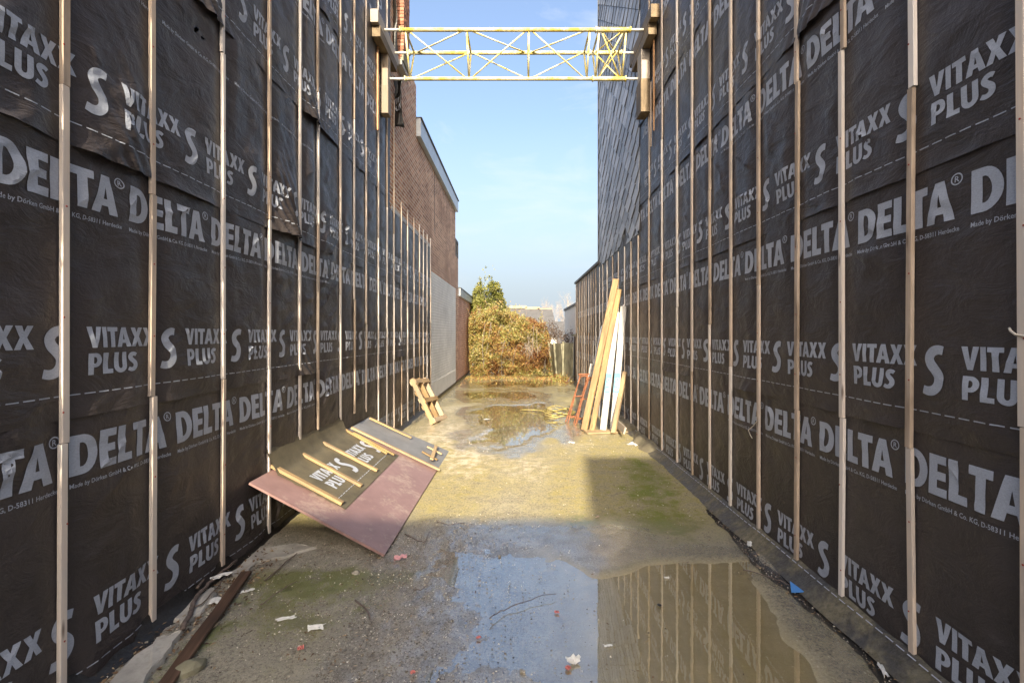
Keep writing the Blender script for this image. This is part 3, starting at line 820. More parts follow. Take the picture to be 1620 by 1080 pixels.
# loose skirt of membrane folded out at the foot of the right wall
def skirt(y0, y1, hgt, outw, parent, seed):
    n, k = 26, 9; vs = []
    for i in range(n):
        y = y0 + (y1-y0)*i/(n-1); e = math.sin(math.pi*i/(n-1))**.6
        for j in range(k):
            t = j/(k-1); a = t*math.pi*.62
            d = outw*e*t*(1 + .25*float(vnoise(y*4, t*2, seed))); h = hgt*(1 - t**1.6) + .03*e*float(vnoise(y*5, t*3, seed+2))
            vs.append((RX - .028 - d, y, max(h, .012)))
    fs = [(i*k+j, (i+1)*k+j, (i+1)*k+j+1, i*k+j+1) for i in range(n-1) for j in range(k-1)]
    mesh_obj('membrane_flap', vs, fs, M['dusty'], parent, True)
skirt(6.9, 8.25, .12, .24, right, 400)
skirt(8.3, 10.2, .15, .26, right, 420)

# low wing of the right building
m = MB(); m.box((RX, 12.205, -.2), (8, 17.2, 3.72)); m.build('wing_wall', M['bitumen'], right)
m = MB(); m.box((RX-.07, 12.1, 3.722), (8.05, 17.28, 3.79)); m.build('coping', M['roof'], right)
WR.sheet(2, 12.22, 17.15, right, top=3.71, lettered=False)
# slates
clad = empty('slate_cladding', (RX, 10, 5)); set_parent(clad, right)
m = MB(); m.box((RX-.016, 8.12, 3.60), (RX-.001, 12.24, 11.0)); m.build('backing', M['roof'], clad)
def clip(poly, ax, val, keep_greater):
    outp = []
    for i in range(len(poly)):
        a, b = poly[i-1], poly[i]
        ia = (a[ax] >= val) == keep_greater; ib = (b[ax] >= val) == keep_greater
        if ia != ib:
            t = (val - a[ax])/(b[ax]-a[ax]); outp.append(tuple(a[k] + t*(b[k]-a[k]) for k in (0, 1)))
        if ib: outp.append(b)
    return outp
SA, SB = .27, .20
row = 0; z = 3.4
while z < 11.1:
    y = 7.6 + (SA if row % 2 else 0)
    while y < 12.8:
        p = [(y, z-SB+.008), (y+SA-.009, z), (y, z+SB-.008), (y-SA+.009, z)]
        for ax, val, kg in ((0, 8.14, True), (0, 12.25, False), (1, 3.66 + .07*float(vnoise(y*3, 1, 12)), True), (1, 10.98, False)):
            if p: p = clip(p, ax, val, kg)
        if len(p) >= 3:
            if not (8.9 < y < 9.5 and z < 3.9 and random.random() < .6):
                tl = random.uniform(.016, .034); sk = random.uniform(-.02, .02)
                def off(q): return .022 + tl*(z + SB - q[1])/(2*SB) + sk*(q[0]-y)
                n = len(p)
                vs = [(RX - off(q), q[0], q[1]) for q in p] + [(RX - off(q) + .009, q[0], q[1]) for q in p]
                fs = [tuple(reversed(range(n))), tuple(range(n, 2*n))] + [(k, (k+1) % n, n + (k+1) % n, n + k) for k in range(n)]
                mesh_obj('slate', vs, fs, M['slate'], clad)
        y += 2*SA
    z += SB; row += 1
m = MB(); m.box((RX-.055, 12.26, 3.8), (RX+.01, 12.275, 11.0)); m.build('corner_trim', M['roof'], clad)

# ------------------------------------------------------------------ brick building on the left, behind the clad one
bb = empty('brick_building', (-5, 13, 0))
tag(bb, 'tall brown brick building beyond the left membrane wall, grey roof edge', 'building')
m = MB(); m.box((-9, 8.175, 0), (LX+.002, 9.46, 9.2)); m.build('wall', M['brick'], bb)
m = MB(); m.box((-9, 9.462, 0), (LX, 10.36, 7.45)); m.build('wall', M['brick'], bb)
m = MB(); m.box((-9, 10.362, 0), (LX+.002, 16.8, 6.32)); m.build('wall', M['brick'], bb)
m = MB(); m.box((-9, 16.802, 0), (LX+.004, 17.55, 4.72)); m.build('wall', M['brick'], bb)
m = MB(); m.box((-9, 10.37, 6.322), (LX+.10, 16.86, 6.72)); f = m.build('fascia', M['fascia'], bb)
m = MB(); m.box((-9, 10.36, 6.722), (LX+.13, 16.9, 6.75)); m.build('roof_edge', M['roof'], f)
w = MB(); w.box((LX-.5, 16.84, 4.722), (LX-.02, 17.54, 5.34)); wo = w.build('window', M['glass'], bb)
w = MB()
for a, b in (((16.83, 4.72), (17.56, 4.79)), ((16.83, 5.28), (17.56, 5.36)), ((16.83, 4.792), (16.90, 5.278)), ((17.18, 4.792), (17.23, 5.278)), ((17.49, 4.792), (17.56, 5.278))):
    w.box((LX-.06, a[0], a[1]), (LX+.012, b[0], b[1]))
w.build('window_frame', M['roof'], wo)
m = MB(); m.box((LX+.003, 12.04, .55), (LX+.022, 16.75, 3.50)); m.build('painted_panel', M['white_brick'], bb)
m = MB(); m.box((LX+.003, 12.04, .10), (LX+.030, 16.72, .548)); m.build('plinth', M['plaster'], bb)
m = MB(); m.box((LX+.005, 12.05, 0), (LX+.045, 22.8, .10)); m.build('base_strip', M['bitumen'], bb)
m = MB(); m.box((LX+.004, 8.3, 4.10), (LX+.020, 11.98, 4.17)); m.build('white_strip', M['white_paint'], bb)
m = MB(); m.box((LX+.003, 12.6, 4.6), (LX+.012, 12.62, 6.3)); m.build('joint', M['bitumen'], bb)
# corbelled pier with its own bricks
pier = empty('pier', (LX, 8.9, 7)); set_parent(pier, bb)
PX0, PX1, PY0, PY1 = LX-.02, -2.155, 8.62, 9.08
m = MB(); m.box((PX0, PY0+.012, 7.0), (PX1-.008, PY1, 9.2)); m.build('core', M['mossy_concrete'], pier)
zz = 7.0; k = 0
me_cache = {}
while zz < 8.95:
    st = 0 if k > 2 else .02*(3-k)
    for (a, b) in ([(PX0, PX1 - st)] if True else []):
        cut = random.choice([.055, .11]) if k % 2 else .0
        segs = [(a, b)] if cut == 0 else [(a, a+cut-.008), (a+cut, b)]
        for (s0, s1) in segs:
            e = random.uniform(-.004, .004)
            q = MB(); q.box((s0, PY0 + e, zz), (s1, PY0 + .02, zz + .056)); q.build('brick', M['single_brick'], pier)
    for (c0, c1) in (((PY0 + .022, PY0 + .22), (PY0 + .23, PY1)) if k % 2 else ((PY0 + .022, PY0 + .11), (PY0 + .12, PY0 + .33), (PY0 + .34, PY1))):
        e = random.uniform(-.004, .004)
        q = MB(); q.box((PX1 - st - .02, c0, zz), (PX1 - st + e, c1, zz + .056)); q.build('brick', M['single_brick'], pier)
    zz += .0667; k += 1
m = MB(); m.box((PX0, PY0-.03, 6.90), (PX1-.03, PY1, 6.995)); m.build('ledge', M['concrete'], pier)
le = empty('brick_annex', (-5, 20, 0))
tag(le, 'low red brick annex with pale roof edge beside the bush', 'building')
m = MB(); m.box((-9, 17.56, 0), (LX+.006, 23.0, 3.30)); m.build('wall', M['low_brick'], le)
m = MB(); m.box((-9, 17.57, 3.302), (LX+.09, 23.08, 3.60)); f = m.build('fascia', M['fascia'], le)
m = MB(); m.box((-9, 17.56, 3.602), (LX+.11, 23.1, 3.63)); m.build('roof_edge', M['roof'], f)

# torn strip of membrane hanging off the end of the upper left wall, and one higher up
def hanging(y, x, z0, z1, wid, seed, name='membrane_flap', txt=False):
    n, k = 22, 10; vs = []
    for i in range(n):
        t = i/(n-1); z = z1 + (z0-z1)*t
        for j in range(k):
            s = j/(k-1) - .5
            wv = wid*(1 - .45*math.exp(-((t-.25)/.12)**2))
            vs.append((x + s*wv + .02*float(vnoise(t*4, s*2, seed)), y + .05*math.cos(s*4 + 3*t) + .03*float(vnoise(t*5, s*3, seed+1)), z))
    fs = [(i*k+j, i*k+j+1, (i+1)*k+j+1, (i+1)*k+j) for i in range(n-1) for j in range(k-1)]
    o = mesh_obj(name, vs, fs, M['bitumen'], left, True)
    so = o.modifiers.new('s', 'SOLIDIFY'); so.thickness = .003
    if txt:
        a = merge(shift(word('VIT', .10, 1.0)[:2], 0, .13), word('PLU', .10, 1.0)[:2])
        v2 = []
        for (xx, zq) in a[0]:
            zz = z0 + .30 + zq; t = (zz - z1)/(z0 - z1); s = (xx/.20 - .5)*.96
            wv = wid*(1 - .45*math.exp(-((t-.25)/.12)**2))
            v2.append((x + s*wv + .02*float(vnoise(t*4, s*2, seed)), y - .012 + .05*math.cos(s*4 + 3*t) + .03*float(vnoise(t*5, s*3, seed+1)), zz))
        mesh_obj('lettering', v2, a[1], M['print'], o)
hanging(8.5, -2.235, 5.68, 6.62, .20, 501, txt=True)
hanging(8.4, -2.27, 6.95, 8.3, .12, 520)

# ------------------------------------------------------------------ lattice truss across the alley
tr = empty('lattice_truss', (0, 7.7, 6.1))
tag(tr, 'faded yellow triangular steel lattice truss spanning between the two walls', 'truss')
TN, TF, TB = (7.38, 6.74), (8.02, 6.76), (7.70, 6.13)     # (y, z) of near top, far top, bottom chord
def ch(c, x): return Vector((x, c[0], c[1]))
for c in (TN, TF, TB):
    m = MB(); m.tube([ch(c, -1.90), ch(c, 1.26)], .030, 12); m.build('chord', M['yellow'], tr, True)
    m = MB(); m.tube([ch(c, 1.262), ch(c, 1.80)], .036, 12); m.build('sleeve', M['yellow'], tr, True)
    for x in (-1.9, 1.25, 1.80):
        m = MB(); m.tube([ch(c, x-.008), ch(c, x+.008)], .05, 14); m.build('flange', M['yellow'], tr)
    m = MB(); m.tube([ch(c, -1.90), ch(c, -2.215)], .022, 10); m.build('pin', M['pin'], tr, True)
    m = MB(); m.tube([ch(c, 1.80), ch(c, 2.065)], .022, 10); m.build('pin', M['pin'], tr, True)
XP = [-1.82, -.83, .17, 1.15, 1.30, 1.74]
for x in XP:
    for a, b in ((TN, TB), (TF, TB), (TN, TF)):
        m = MB(); m.tube([ch(a, x), ch(b, x)], .016, 8); m.build('frame_bar', M['yellow'], tr, True)
for k, (x0, x1) in enumerate(((-1.82, -.83), (-.83, .17), (.17, 1.15), (1.30, 1.74))):
    prs = ((TN, TB), (TF, TN), (TB, TF))
    for a, b in prs:
        if k % 2: a, b = b, a
        m = MB(); m.tube([ch(a, x0+.03), ch(b, x1-.03)], .012, 8); m.build('diagonal', M['yellow'], tr, True)
        if k == 3:
            m = MB(); m.tube([ch(b, x0+.03), ch(a, x1-.03)], .012, 8); m.build('diagonal', M['yellow'], tr, True)

# timber brackets on both walls
def bracket(sd, label):
    W = LX if sd < 0 else RX; n = (-sd, 0, 0)
    e = empty('timber_bracket', (W, 7.6, 5.5)); tag(e, label, 'bracket', 'timber brackets of the truss')
    def bx(name, y0, y1, z0, z1, d0, d1, mat='beam_wood', horiz=False):
        xc = W - sd*(d0+d1)/2
        if horiz: beam(name, (xc, y0, (z0+z1)/2), (xc, y1, (z0+z1)/2), abs(d1-d0), z1-z0, M[mat], (0, 0, 1), e, .006)
        else: beam(name, (xc, (y0+y1)/2, z0), (xc, (y0+y1)/2, z1), y1-y0, abs(d1-d0), M[mat], n, e, .006)
    if sd < 0:
        bx('bearer', 7.04, 8.24, 6.64, 6.84, .036, .155, horiz=True)
        bx('ledger', 7.12, 8.10, 6.47, 6.638, .036, .165, horiz=True)
        bx('post', 7.57, 7.73, 5.95, 6.465, .036, .155)
        bx('post', 7.55, 7.73, 5.49, 5.945, .036, .165)
        bx('side_strip', 7.35, 7.39, 5.12, 6.46, .036, .062, 'orange_wood')
    else:
        bx('bearer', 6.96, 8.30, 6.66, 6.86, .036, .165, horiz=True)
        bx('ledger', 7.10, 8.14, 6.49, 6.658, .036, .165, horiz=True)
        bx('post', 7.46, 7.72, 6.0, 6.485, .036, .175)
        bx('post', 7.44, 7.74, 5.46, 5.995, .036, .190)
        bx('side_strip', 7.20, 7.235, 5.05, 6.48, .036, .058, 'orange_wood')
        bx('side_strip', 7.36, 7.40, 4.86, 5.9, .036, .056, 'batten')
bracket(-1, 'weathered timber bracket bolted to left wall under the truss end')
bracket(1, 'weathered timber bracket bolted to right wall beside the slates, under truss')

# ------------------------------------------------------------------ boards leaning against the left wall
A0, B0 = Vector((LX + .045, 3.86, .60)), Vector((-1.10, 3.77, .035))
C0, D0 = Vector((-1.08, 7.20, .03)), Vector((LX + .045, 6.98, .60))
def bp(s, t, h=0.0):
    """s along the alley 0..1, t from the ground edge up to the wall 0..1"""
    p = B0.lerp(C0, s).lerp(A0.lerp(D0, s), t)
    return p + BN * h
BN = (C0 - B0).cross(A0 - B0).normalized()
if BN.z < 0: BN = -BN
def board(name, s0, s1, mat, label, lift=0., t0=0., t1=1.):
    vs = [bp(s0, t0, lift), bp(s1, t0, lift), bp(s1, t1, lift), bp(s0, t1, lift)]
    lo = [v - BN*.019 for v in vs]
    o = mesh_obj(name, vs + lo, [(0,1,2,3), (7,6,5,4), (0,4,5,1), (1,5,6,2), (2,6,7,3), (3,7,4,0)], mat)
    tag(o, label, 'board'); return o
board('plywood_board', 0, .70, M['plexboard'], 'red-brown coated plywood board leaning low against left wall')
board('grey_board', .66, 1.0, M['grey_board'], 'grey board leaning on left wall beyond the red-brown board', -.021)
# membrane flap folded down from the wall over the board, with its print
def flap_pt(s, t):
    """t: 0 at the lower flap edge on the board .. 1 at the wall edge, up to 1.35 up the wall"""
    rip = .004 + .006*float(vnoise(s*9, t*5, 610)) + .004*float(vnoise(s*24, t*9, 611))
    if t <= .88: return bp(s, .40 + .6*t, max(rip, .003) + .004)
    u = (t - .88)/.37; base = bp(s, .928, .006); topp = Vector((LX + .022, base.y + .0, .80 + .03*float(vnoise(s*5, 1, 612))))
    mid = Vector((LX + .055 + .02*float(vnoise(s*7, 3, 613)), base.y, .64))
    return base*(1-u)**2 + mid*2*u*(1-u) + topp*u*u
n, k = 60, 36; vs = []
for i in range(n):
    s = .10 + (.66-.10)*i/(n-1)
    for j in range(k): vs.append(flap_pt(s + .004*float(vnoise(j*.6, i*.05, 615))*(1 if i in (0, n-1) else .0), 1.25*j/(k-1)))
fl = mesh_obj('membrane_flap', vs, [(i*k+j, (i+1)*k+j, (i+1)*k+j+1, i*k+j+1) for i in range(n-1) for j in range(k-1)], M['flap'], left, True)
LEN = (C0 - B0).length; WID = (A0 - B0).length
lv, lf, base = [], [], 0
for q in range(3):
    vv, ff = dice(vit_vf, .03)
    for (x, y) in vv:
        s = .045 + (x*1.12 + .86*q - .42)/LEN; t = (y*1.12 + .21)/(WID*.6)
        s = min(max(s, .105), .65)
        lv.append(flap_pt(s, t) + BN*.0035)
    lf += [tuple(base + c for c in f) for f in ff if all(.11 < (.045 + (vv[c][0]*1.12 + .86*q - .42)/LEN) < .645 for c in f)]; base += len(vv)
yy = .11
while yy < .64:
    ds = .05/LEN; t0 = .155
    for (s, t) in ((yy, t0), (yy+ds, t0), (yy+ds, t0+.009), (yy, t0+.009)): lv.append(flap_pt(s, t) + BN*.0035)
    lf.append((base, base+1, base+2, base+3)); base += 4; yy += .068/LEN
mesh_obj('lettering', lv, lf, M['print'], fl)
def on_board(u, v, h=.012):
    d = pd(u, v, 1.0) - Vector((0, 0, EYE)); o = Vector((0, 0, EYE)); p0 = B0 + BN*h
    t = (p0 - o).dot(BN)/d.dot(BN); return o + d*t
LBT = [((428,735),(542,796), .05, .028, .024, 'pale wide batten lying at the near edge of the leaning board'),
       ((472,714),(572,768), .045, .026, .024, 'yellowish batten, second from near edge, on the leaning board'),
       ((506,697),(597,744), .045, .026, .024, 'yellowish batten, third from near edge, on the leaning board'),
       ((546,679),(613,717), .04, .024, .024, 'short batten wedged beside the long batten on leaning board'),
       ((560,684),(624,719), .035, .02, .045, 'pale short batten lying on top of others on leaning board'),
       ((556,676),(696,743), .045, .026, .024, 'longest batten, running down to lower edge of leaning board'),
       ((585,661),(651,692), .045, .024, .008, 'batten on the grey board nearest the far end'),
       ((668,714),(692,727), .04, .02, .008, 'tiny wood offcut low on the grey board, nearer one'),
       ((676,706),(699,718), .04, .02, .008, 'tiny wood offcut low on the grey board, farther one'),
       ((683,726),(690,705), .05, .02, .030, 'tiny crossing offcut on top of two offcuts on grey board')]
for (a, b, w, t, h, lab) in LBT:
    o = beam('loose_batten', on_board(*a, h), on_board(*b, h), w, t, M['fresh_wood'], BN, None, .003)
    tag(o, lab, 'batten', 'loose battens on the leaning boards')
    m_ = o.matrix_basis.copy(); 

# ------------------------------------------------------------------ pallet against the left wall
pal = empty('pallet', (-1.7, 9.4, 0)); tag(pal, 'pale wooden half pallet leaning upright against the left wall', 'pallet')
pa, pb_ = px(686, 672), Vector((-2.20, 9.45, .93)); pa.z = .03
up = (pb_ - pa).normalized(); alo = Vector((.10, 1, 0)).normalized(); alo = (alo - up*alo.dot(up)).normalized(); nrm = up.cross(alo).normalized()
if nrm.x < 0: nrm = -nrm
Lp = 1.02
for d in (0, .36, .72):
    beam('stringer', pa + alo*d, pa + alo*d + up*Lp, .09, .055, M['pallet_wood'], alo, pal, .004)
for h in (.05, .50, .94):
    c = pa + up*h + nrm*.056
    beam('slat', c - alo*.03, c + alo*.80, .095, .020, M['pallet_wood'], nrm, pal, .003)
for h in (.05, .22, .38, .54, .70, .94):
    c = pa + up*h - nrm*.056
    beam('slat', c - alo*.03, c + alo*.80, .085, .020, M['pallet_wood'], nrm, pal, .003)

# ------------------------------------------------------------------ things leaning on the right wall
def leaner(name, p0, p1, w, t, mat, label, cat, normal=(-.6, -1, 0), seg=1, jit=0., group=None):
    o = beam(name, p0, p1, w, t, M[mat], normal, None, .004, seg, jit); tag(o, label, cat, group); return o
leaner('timber_plank', (1.25, 8.72, .02), (1.975, 9.25, 2.95), .12, .05, 'plank_wood', 'tall rough brown plank leaning on right wall, left of white profiles', 'plank', seg=8, jit=.004)
leaner('timber_plank', (1.40, 8.70, .02), (2.03, 9.22, 2.74), .10, .05, 'fresh_wood', 'pale yellow plank leaning between the brown plank and white profiles', 'plank', seg=8, jit=.003)
def profile(p0, p1, lab):
    e = beam('white_profile', p0, p1, .120, .05, M['white_paint'], (-.45, -1, 0.12), None, .008)
    tag(e, lab, 'profile', 'white profiles leaning on right wall')
    L = (Vector(p1) - Vector(p0)).length
    # blue ink blocks and faint letters on the face
    fy = .0262
    def quad(mb, x0, x1, z0, z1): mb.add([(x0, fy, z0), (x1, fy, z0), (x1, fy, z1), (x0, fy, z1)], [(3, 2, 1, 0)])
    for k, ch_ in enumerate('EURO'):
        pass
    mb = MB(); quad(mb, -.052, .052, .70, 1.08)
    o = bpy.data.objects.new('ink_block', None)
    me = bpy.data.meshes.new('ink_block'); me.from_pydata(mb.v, [], mb.f); me.materials.append(M['blue_ink'])
    o = bpy.data.objects.new('ink_block', me); link(o); o.parent = e
    vs, fs = [], []
    for (txt, z0, hh) in (('EURO', .73, .075), ('EURO', 1.16, .06)):
        wv, wf = font_text(txt, hh*1.35); b0 = len(vs)
        vs += [(yy - hh/2, fy + .0008, z0 + (xx)) for xx, yy in wv]; fs += [tuple(b0 + c for c in f) for f in wf]
    for part, mat in (('lettering', M['white_paint']), ('blue_lettering', M['blue_ink'])):
        sel = [f for f in fs if (vs[f[0]][2] < 1.12) == (part == 'lettering')]
        me = bpy.data.meshes.new(part); me.from_pydata(vs, [], sel); me.materials.append(mat)
        o = bpy.data.objects.new(part, me); link(o); o.parent = e
    m = MB(); m.tube([(0, .0, L), (0, 0, L+.03)], .022, 10)
    me = bpy.data.meshes.new('hook'); me.from_pydata(m.v, [], m.f); me.materials.append(M['alu']); o = bpy.data.objects.new('hook', me); link(o); o.parent = e
profile((1.61, 8.70, .03), (1.965, 9.16, 2.28), 'left white profile with blue print leaning on right wall')
profile((1.805, 8.72, .03), (2.105, 9.16, 2.40), 'right white profile with blue print leaning on right wall')
leaner('stick', (1.735, 8.38, .03), (2.09, 8.98, 1.10), .075, .07, 'fresh_wood', 'short pale square post leaning on right wall, right of white profiles', 'post')
leaner('ground_board', (1.25, 8.52, .022), (2.02, 8.62, .03), .26, .018, 'fresh_wood', 'flat wood board on the ground under the leaning planks', 'board', (0, 0, 1))
leaner('kerb_plank', (1.86, 8.0, .16), (1.93, 10.2, .13), .12, .03, 'beam_wood', 'dirty plank on edge along foot of right wall behind the short post', 'plank', (-1, 0, .3))
# ladder
lad = empty('ladder', (1.5, 10.4, 0)); tag(lad, 'small aluminium ladder leaning on right wall behind the planks', 'ladder')
l0, l1 = Vector((1.50, 10.45, .02)), Vector((2.06, 11.3, 2.03)); la = Vector((.75, -.35, 0)); lu = (l1-l0).normalized(); la = (la - lu*la.dot(lu)).normalized(); ln = lu.cross(la)
for d in (0, .36): beam('rail', l0 + la*d - (Vector((0,0,0))), l1 + la*d*.3 if d else l1, .06, .028, M['alu'], la, lad, .004)
for h in np.arange(.16, 2.1, .27):
    c = l0 + lu*float(h)
    m = MB(); m.tube([c, c + la*(.36 - .12*float(h))], .017, 8); m.build('rung', M['alu'], lad, True)
leaner('white_post', (1.36, 9.75, .02), (1.60, 9.95, 1.20), .06, .06, 'white_paint', 'short white post standing behind the rusty trestles', 'post')
# rusty trestles
def trestle(o0, dx, dy, h, wid, label, rot):
    e = empty('trestle', o0); tag(e, label, 'trestle', 'rusty folded trestles')
    c, s = math.cos(rot), math.sin(rot)
    def P(u, v, z): return Vector((o0[0] + u*c - v*s, o0[1] + u*s + v*c, z))
    def bar(name, a, b, r=.014):
        m = MB(); m.tube([a, b], r, 6); m.build(name, M['rust'], e)
    top = (dx, dy)
    for u in (0, wid):
        bar('leg', P(u, 0, .012), P(u*.8 + dx, dy, h)); bar('leg', P(u, .14, .012), P(u*.8 + dx + .02, dy+.03, h-.03))
    for t in (.12, .55, .97):
        for v in (0, .14):
            a = P(0, v*(1-t), .01).lerp(P(dx, dy, h), t); b = P(wid, v*(1-t), .01).lerp(P(wid*.8 + dx, dy, h), t); bar('crossbar', a, b, .012)
    bar('top_bar', P(dx-.04, dy, h+.012), P(wid*.8 + dx + .04, dy, h+.012), .02)
trestle((1.02, 9.42, 0), .36, .22, .98, .20, 'rusty folded trestle on the left, next to the yellow hose', .25)
trestle((1.16, 9.28, 0), .33, .22, .92, .17, 'rusty folded trestle on the right, touching the brown plank', .15)
# hose
m = MB()
pts = []
for k in range(140):
    a = k*.17; r = .27 + .05*math.sin(k*.37) ; pts.append((.93 + r*1.1*math.cos(a), 10.35 + r*1.6*math.sin(a) + .02*math.sin(k), .03 + .0016*k*.6 + .01*math.sin(k*.9)))
pts += [(.55, 10.75, .05), (.3, 11.0, .03), (.05, 11.05, .025)]
m.tube(pts, .011, 7); h = m.build('hose', M['hose'], None, True); tag(h, 'coiled yellow hose on the wet ground beside the rusty trestles', 'hose')

# ------------------------------------------------------------------ ground clutter near the left wall
def slab(pts2, th, mat, name, label, cat, group=None, z=0.0):
    q2 = []
    for i in range(len(pts2)):
        a, b = Vector(pts2[i]), Vector(pts2[(i+1) % len(pts2)])
        for t in (0, .25, .5, .75): q2.append(a.lerp(b, t) + Vector((random.uniform(-.012, .012), random.uniform(-.012, .012))))
    pts2 = q2
    n = len(pts2); c = Vector((sum(p[0] for p in pts2)/n, sum(p[1] for p in pts2)/n))
    top = [(c.x + (p[0]-c.x)*.93, c.y + (p[1]-c.y)*.95, z + th + .006*random.uniform(-1, 1)) for p in pts2]
    mid = [(p[0], p[1], z + th*.6) for p in pts2]; bot = [(p[0], p[1], z - .02) for p in pts2]
    fs = [tuple(range(n))] + [(n+k, n+(k+1) % n, (k+1) % n, k) for k in range(n)] + [(2*n+k, 2*n+(k+1) % n, n+(k+1) % n, n+k) for k in range(n)]
    o = mesh_obj(name, top + mid + bot, fs, mat); tag(o, label, cat, group); return o
def pxs(*ps): return [px(*p).xy for p in ps]
slab(pxs((120,1150),(200,1060),(250,1020),(288,1008),(262,1045),(235,1080),(190,1150)), .05, M['concrete'], 'kerb_stone', 'grey broken kerb stone nearest the viewer at left wall foot', 'kerb stone', 'broken kerb stones at the left wall')
slab(pxs((276,985),(306,955),(336,934),(345,944),(318,975),(292,992)), .035, M['concrete'], 'kerb_stone', 'narrow grey kerb stone piece under the twigs at left wall', 'kerb stone', 'broken kerb stones at the left wall')
slab(pxs((362,912),(410,872),(470,862),(500,868),(450,885),(404,892),(386,916)), .025, M['concrete'], 'kerb_stone', 'pale flat kerb slab beside the fourth batten under the board', 'kerb stone', 'broken kerb stones at the left wall')
o = beam('dark_plank', (-1.76, 2.05, .035), (-2.055, 3.46, .05), .075, .022, M['dark_wood'], (0, 0, 1), None, .003, 6, .003)
tag(o, 'dark brown wet lath lying on ground along left wall', 'plank')
def twig(pts, r, label, z=.02, group='twigs on the ground'):
    P = []
    for (u, v) in pts: q = px(u, v); P.append((q.x, q.y, z + random.uniform(0, .015)))
    # smooth subdivide
    Q = []
    for i in range(len(P)-1):
        for t in (0, .33, .66): Q.append(tuple(P[i][k] + (P[i+1][k]-P[i][k])*t + random.uniform(-.006, .006) for k in range(3)))
    Q.append(P[-1])
    m = MB(); m.tube(Q, [r*(1 - .5*i/len(Q)) for i in range(len(Q))], 6); o = m.build('twig', M['twig'], None, True); tag(o, label, 'twig', group)
twig([(288,1010),(300,985),(306,965),(316,950),(330,935),(352,915),(375,898)], .017, 'thick bent grey branch between kerb stones and dark lath', .05)
twig([(312,945),(325,925),(345,908),(372,890)], .009, 'thin branch lying above the thick grey branch at left wall', .06)
twig([(300,975),(318,968),(340,945),(356,925)], .006, 'thin straight twig beside the thick grey branch', .05)
twig([(562,955),(575,965),(583,978),(586,988)], .007, 'small curved twig on bare gravel right of the white paper')
twig([(655,935),(665,938),(676,932)], .004, 'tiny dark twig near the corner of the leaning board')
twig([(640,850),(660,858),(672,862),(680,845)], .006, 'angled dark twig by right edge of the leaning board')
twig([(420,925),(440,905),(460,890),(470,880)], .006, 'reddish twig on green moss under the leaning board')
twig([(410,965),(432,948),(455,932),(470,925)], .004, 'thin reddish twig on moss beside the dark lath')
twig([(775,985),(790,972),(815,962),(850,950),(880,944)], .0035, 'dark twig lying in the shallow water at the centre')
twig([(1175,905),(1200,912),(1230,922),(1250,930)], .005, 'thin brown stalk beside the tar crack near the blue scrap')
twig([(690,830),(710,834),(735,832)], .004, 'pale bent stalk on ground right of the leaning board')
def scrap(c, w, l, rot, mat, label, cat, name, crumple=.012, group='litter scraps on the ground', z=.016):
    q = px(*c); n = 6; vs = []
    sd = random.randint(0, 999)
    for i in range(n):
        for j in range(n):
            a, b = (i/(n-1)-.5)*w, (j/(n-1)-.5)*l
            a += .12*w*float(vnoise(j*.8, 3, sd+1)); b += .12*l*float(vnoise(i*.8, 5, sd+2))
            vs.append((q.x + a*math.cos(rot) - b*math.sin(rot), q.y + a*math.sin(rot) + b*math.cos(rot), z + crumple*(1 + float(vnoise(i*1.3, j*1.3, sd)))))
    o = mesh_obj(name, vs, [(i*n+j, (i+1)*n+j, (i+1)*n+j+1, i*n+j+1) for i in range(n-1) for j in range(n-1)], mat)
    s = o.modifiers.new('s', 'SOLIDIFY'); s.thickness = .002
    tag(o, label, cat, group)
scrap((500,998), .09, .055, .2, M['paper'], 'crumpled white label paper on gravel left of centre', 'paper', 'paper_scrap')
scrap((336,958), .09, .07, .6, M['paper'], 'white paper under the dark lath by the left wall', 'paper', 'paper_scrap', z=.02)
scrap((352,922), .12, .05, .9, M['paper'], 'white plastic strip among the twigs at left wall', 'paper', 'paper_scrap', z=.05)
scrap((452,982), .11, .03, .3, M['paper'], 'thin greyish paper sliver between dark lath and white paper', 'paper', 'paper_scrap', .004)
scrap((391,938), .08, .03, .4, M['paper'], 'pale leaf shaped paper sliver on moss near dark lath', 'paper', 'paper_scrap', .004)
scrap((476,1030), .035, .03, .4, M['red_plastic'], 'small red plastic bit on gravel below the white paper', 'plastic', 'plastic_scrap', .008)
scrap((633,888), .10, .06, .4, simple('pink_plastic', (.55,.28,.30), .5, .3, 40), 'crumpled pink wrapper at the corner of the leaning board', 'wrapper', 'wrapper', .02)
scrap((881,969), .03, .026, .1, M['red_plastic'], 'red plastic bit floating in the sky-coloured puddle', 'plastic', 'plastic_scrap', .006, z=.002)
scrap((899,1058), .03, .03, .7, M['red_plastic'], 'red plastic bit beside grey fluff at bottom of puddle', 'plastic', 'plastic_scrap', .006, z=.004)
scrap((908,1047), .08, .035, .3, M['paper'], 'grey white fluffy clump in the puddle near the bottom edge', 'litter', 'fluff', .02, z=.0)
scrap((653,1068), .025, .02, .3, M['red_plastic'], 'red plastic bit at bottom edge left of the puddle', 'plastic', 'plastic_scrap', .006)
scrap((757,1010), .03, .02, .3, M['red_plastic'], 'faded red bit at left shore of the near puddle', 'plastic', 'plastic_scrap', .006, z=.006)
scrap((962,1021), .05, .014, .1, M['paper'], 'white feather like scrap in puddle right of sky reflection edge', 'paper', 'paper_scrap', .004, z=.0)
scrap((1055,914), .035, .016, .1, M['paper'], 'white crumb in the olive puddle below the shore', 'paper', 'paper_scrap', .006, z=.0)
scrap((1186,864), .09, .035, 1.1, M['paper'], 'white paper strip at the start of the tar crack', 'paper', 'paper_scrap', .01)
scrap((1397,1066), .10, .025, 1.2, M['paper'], 'torn white strip in tar crack at bottom right', 'paper', 'paper_scrap', .01)
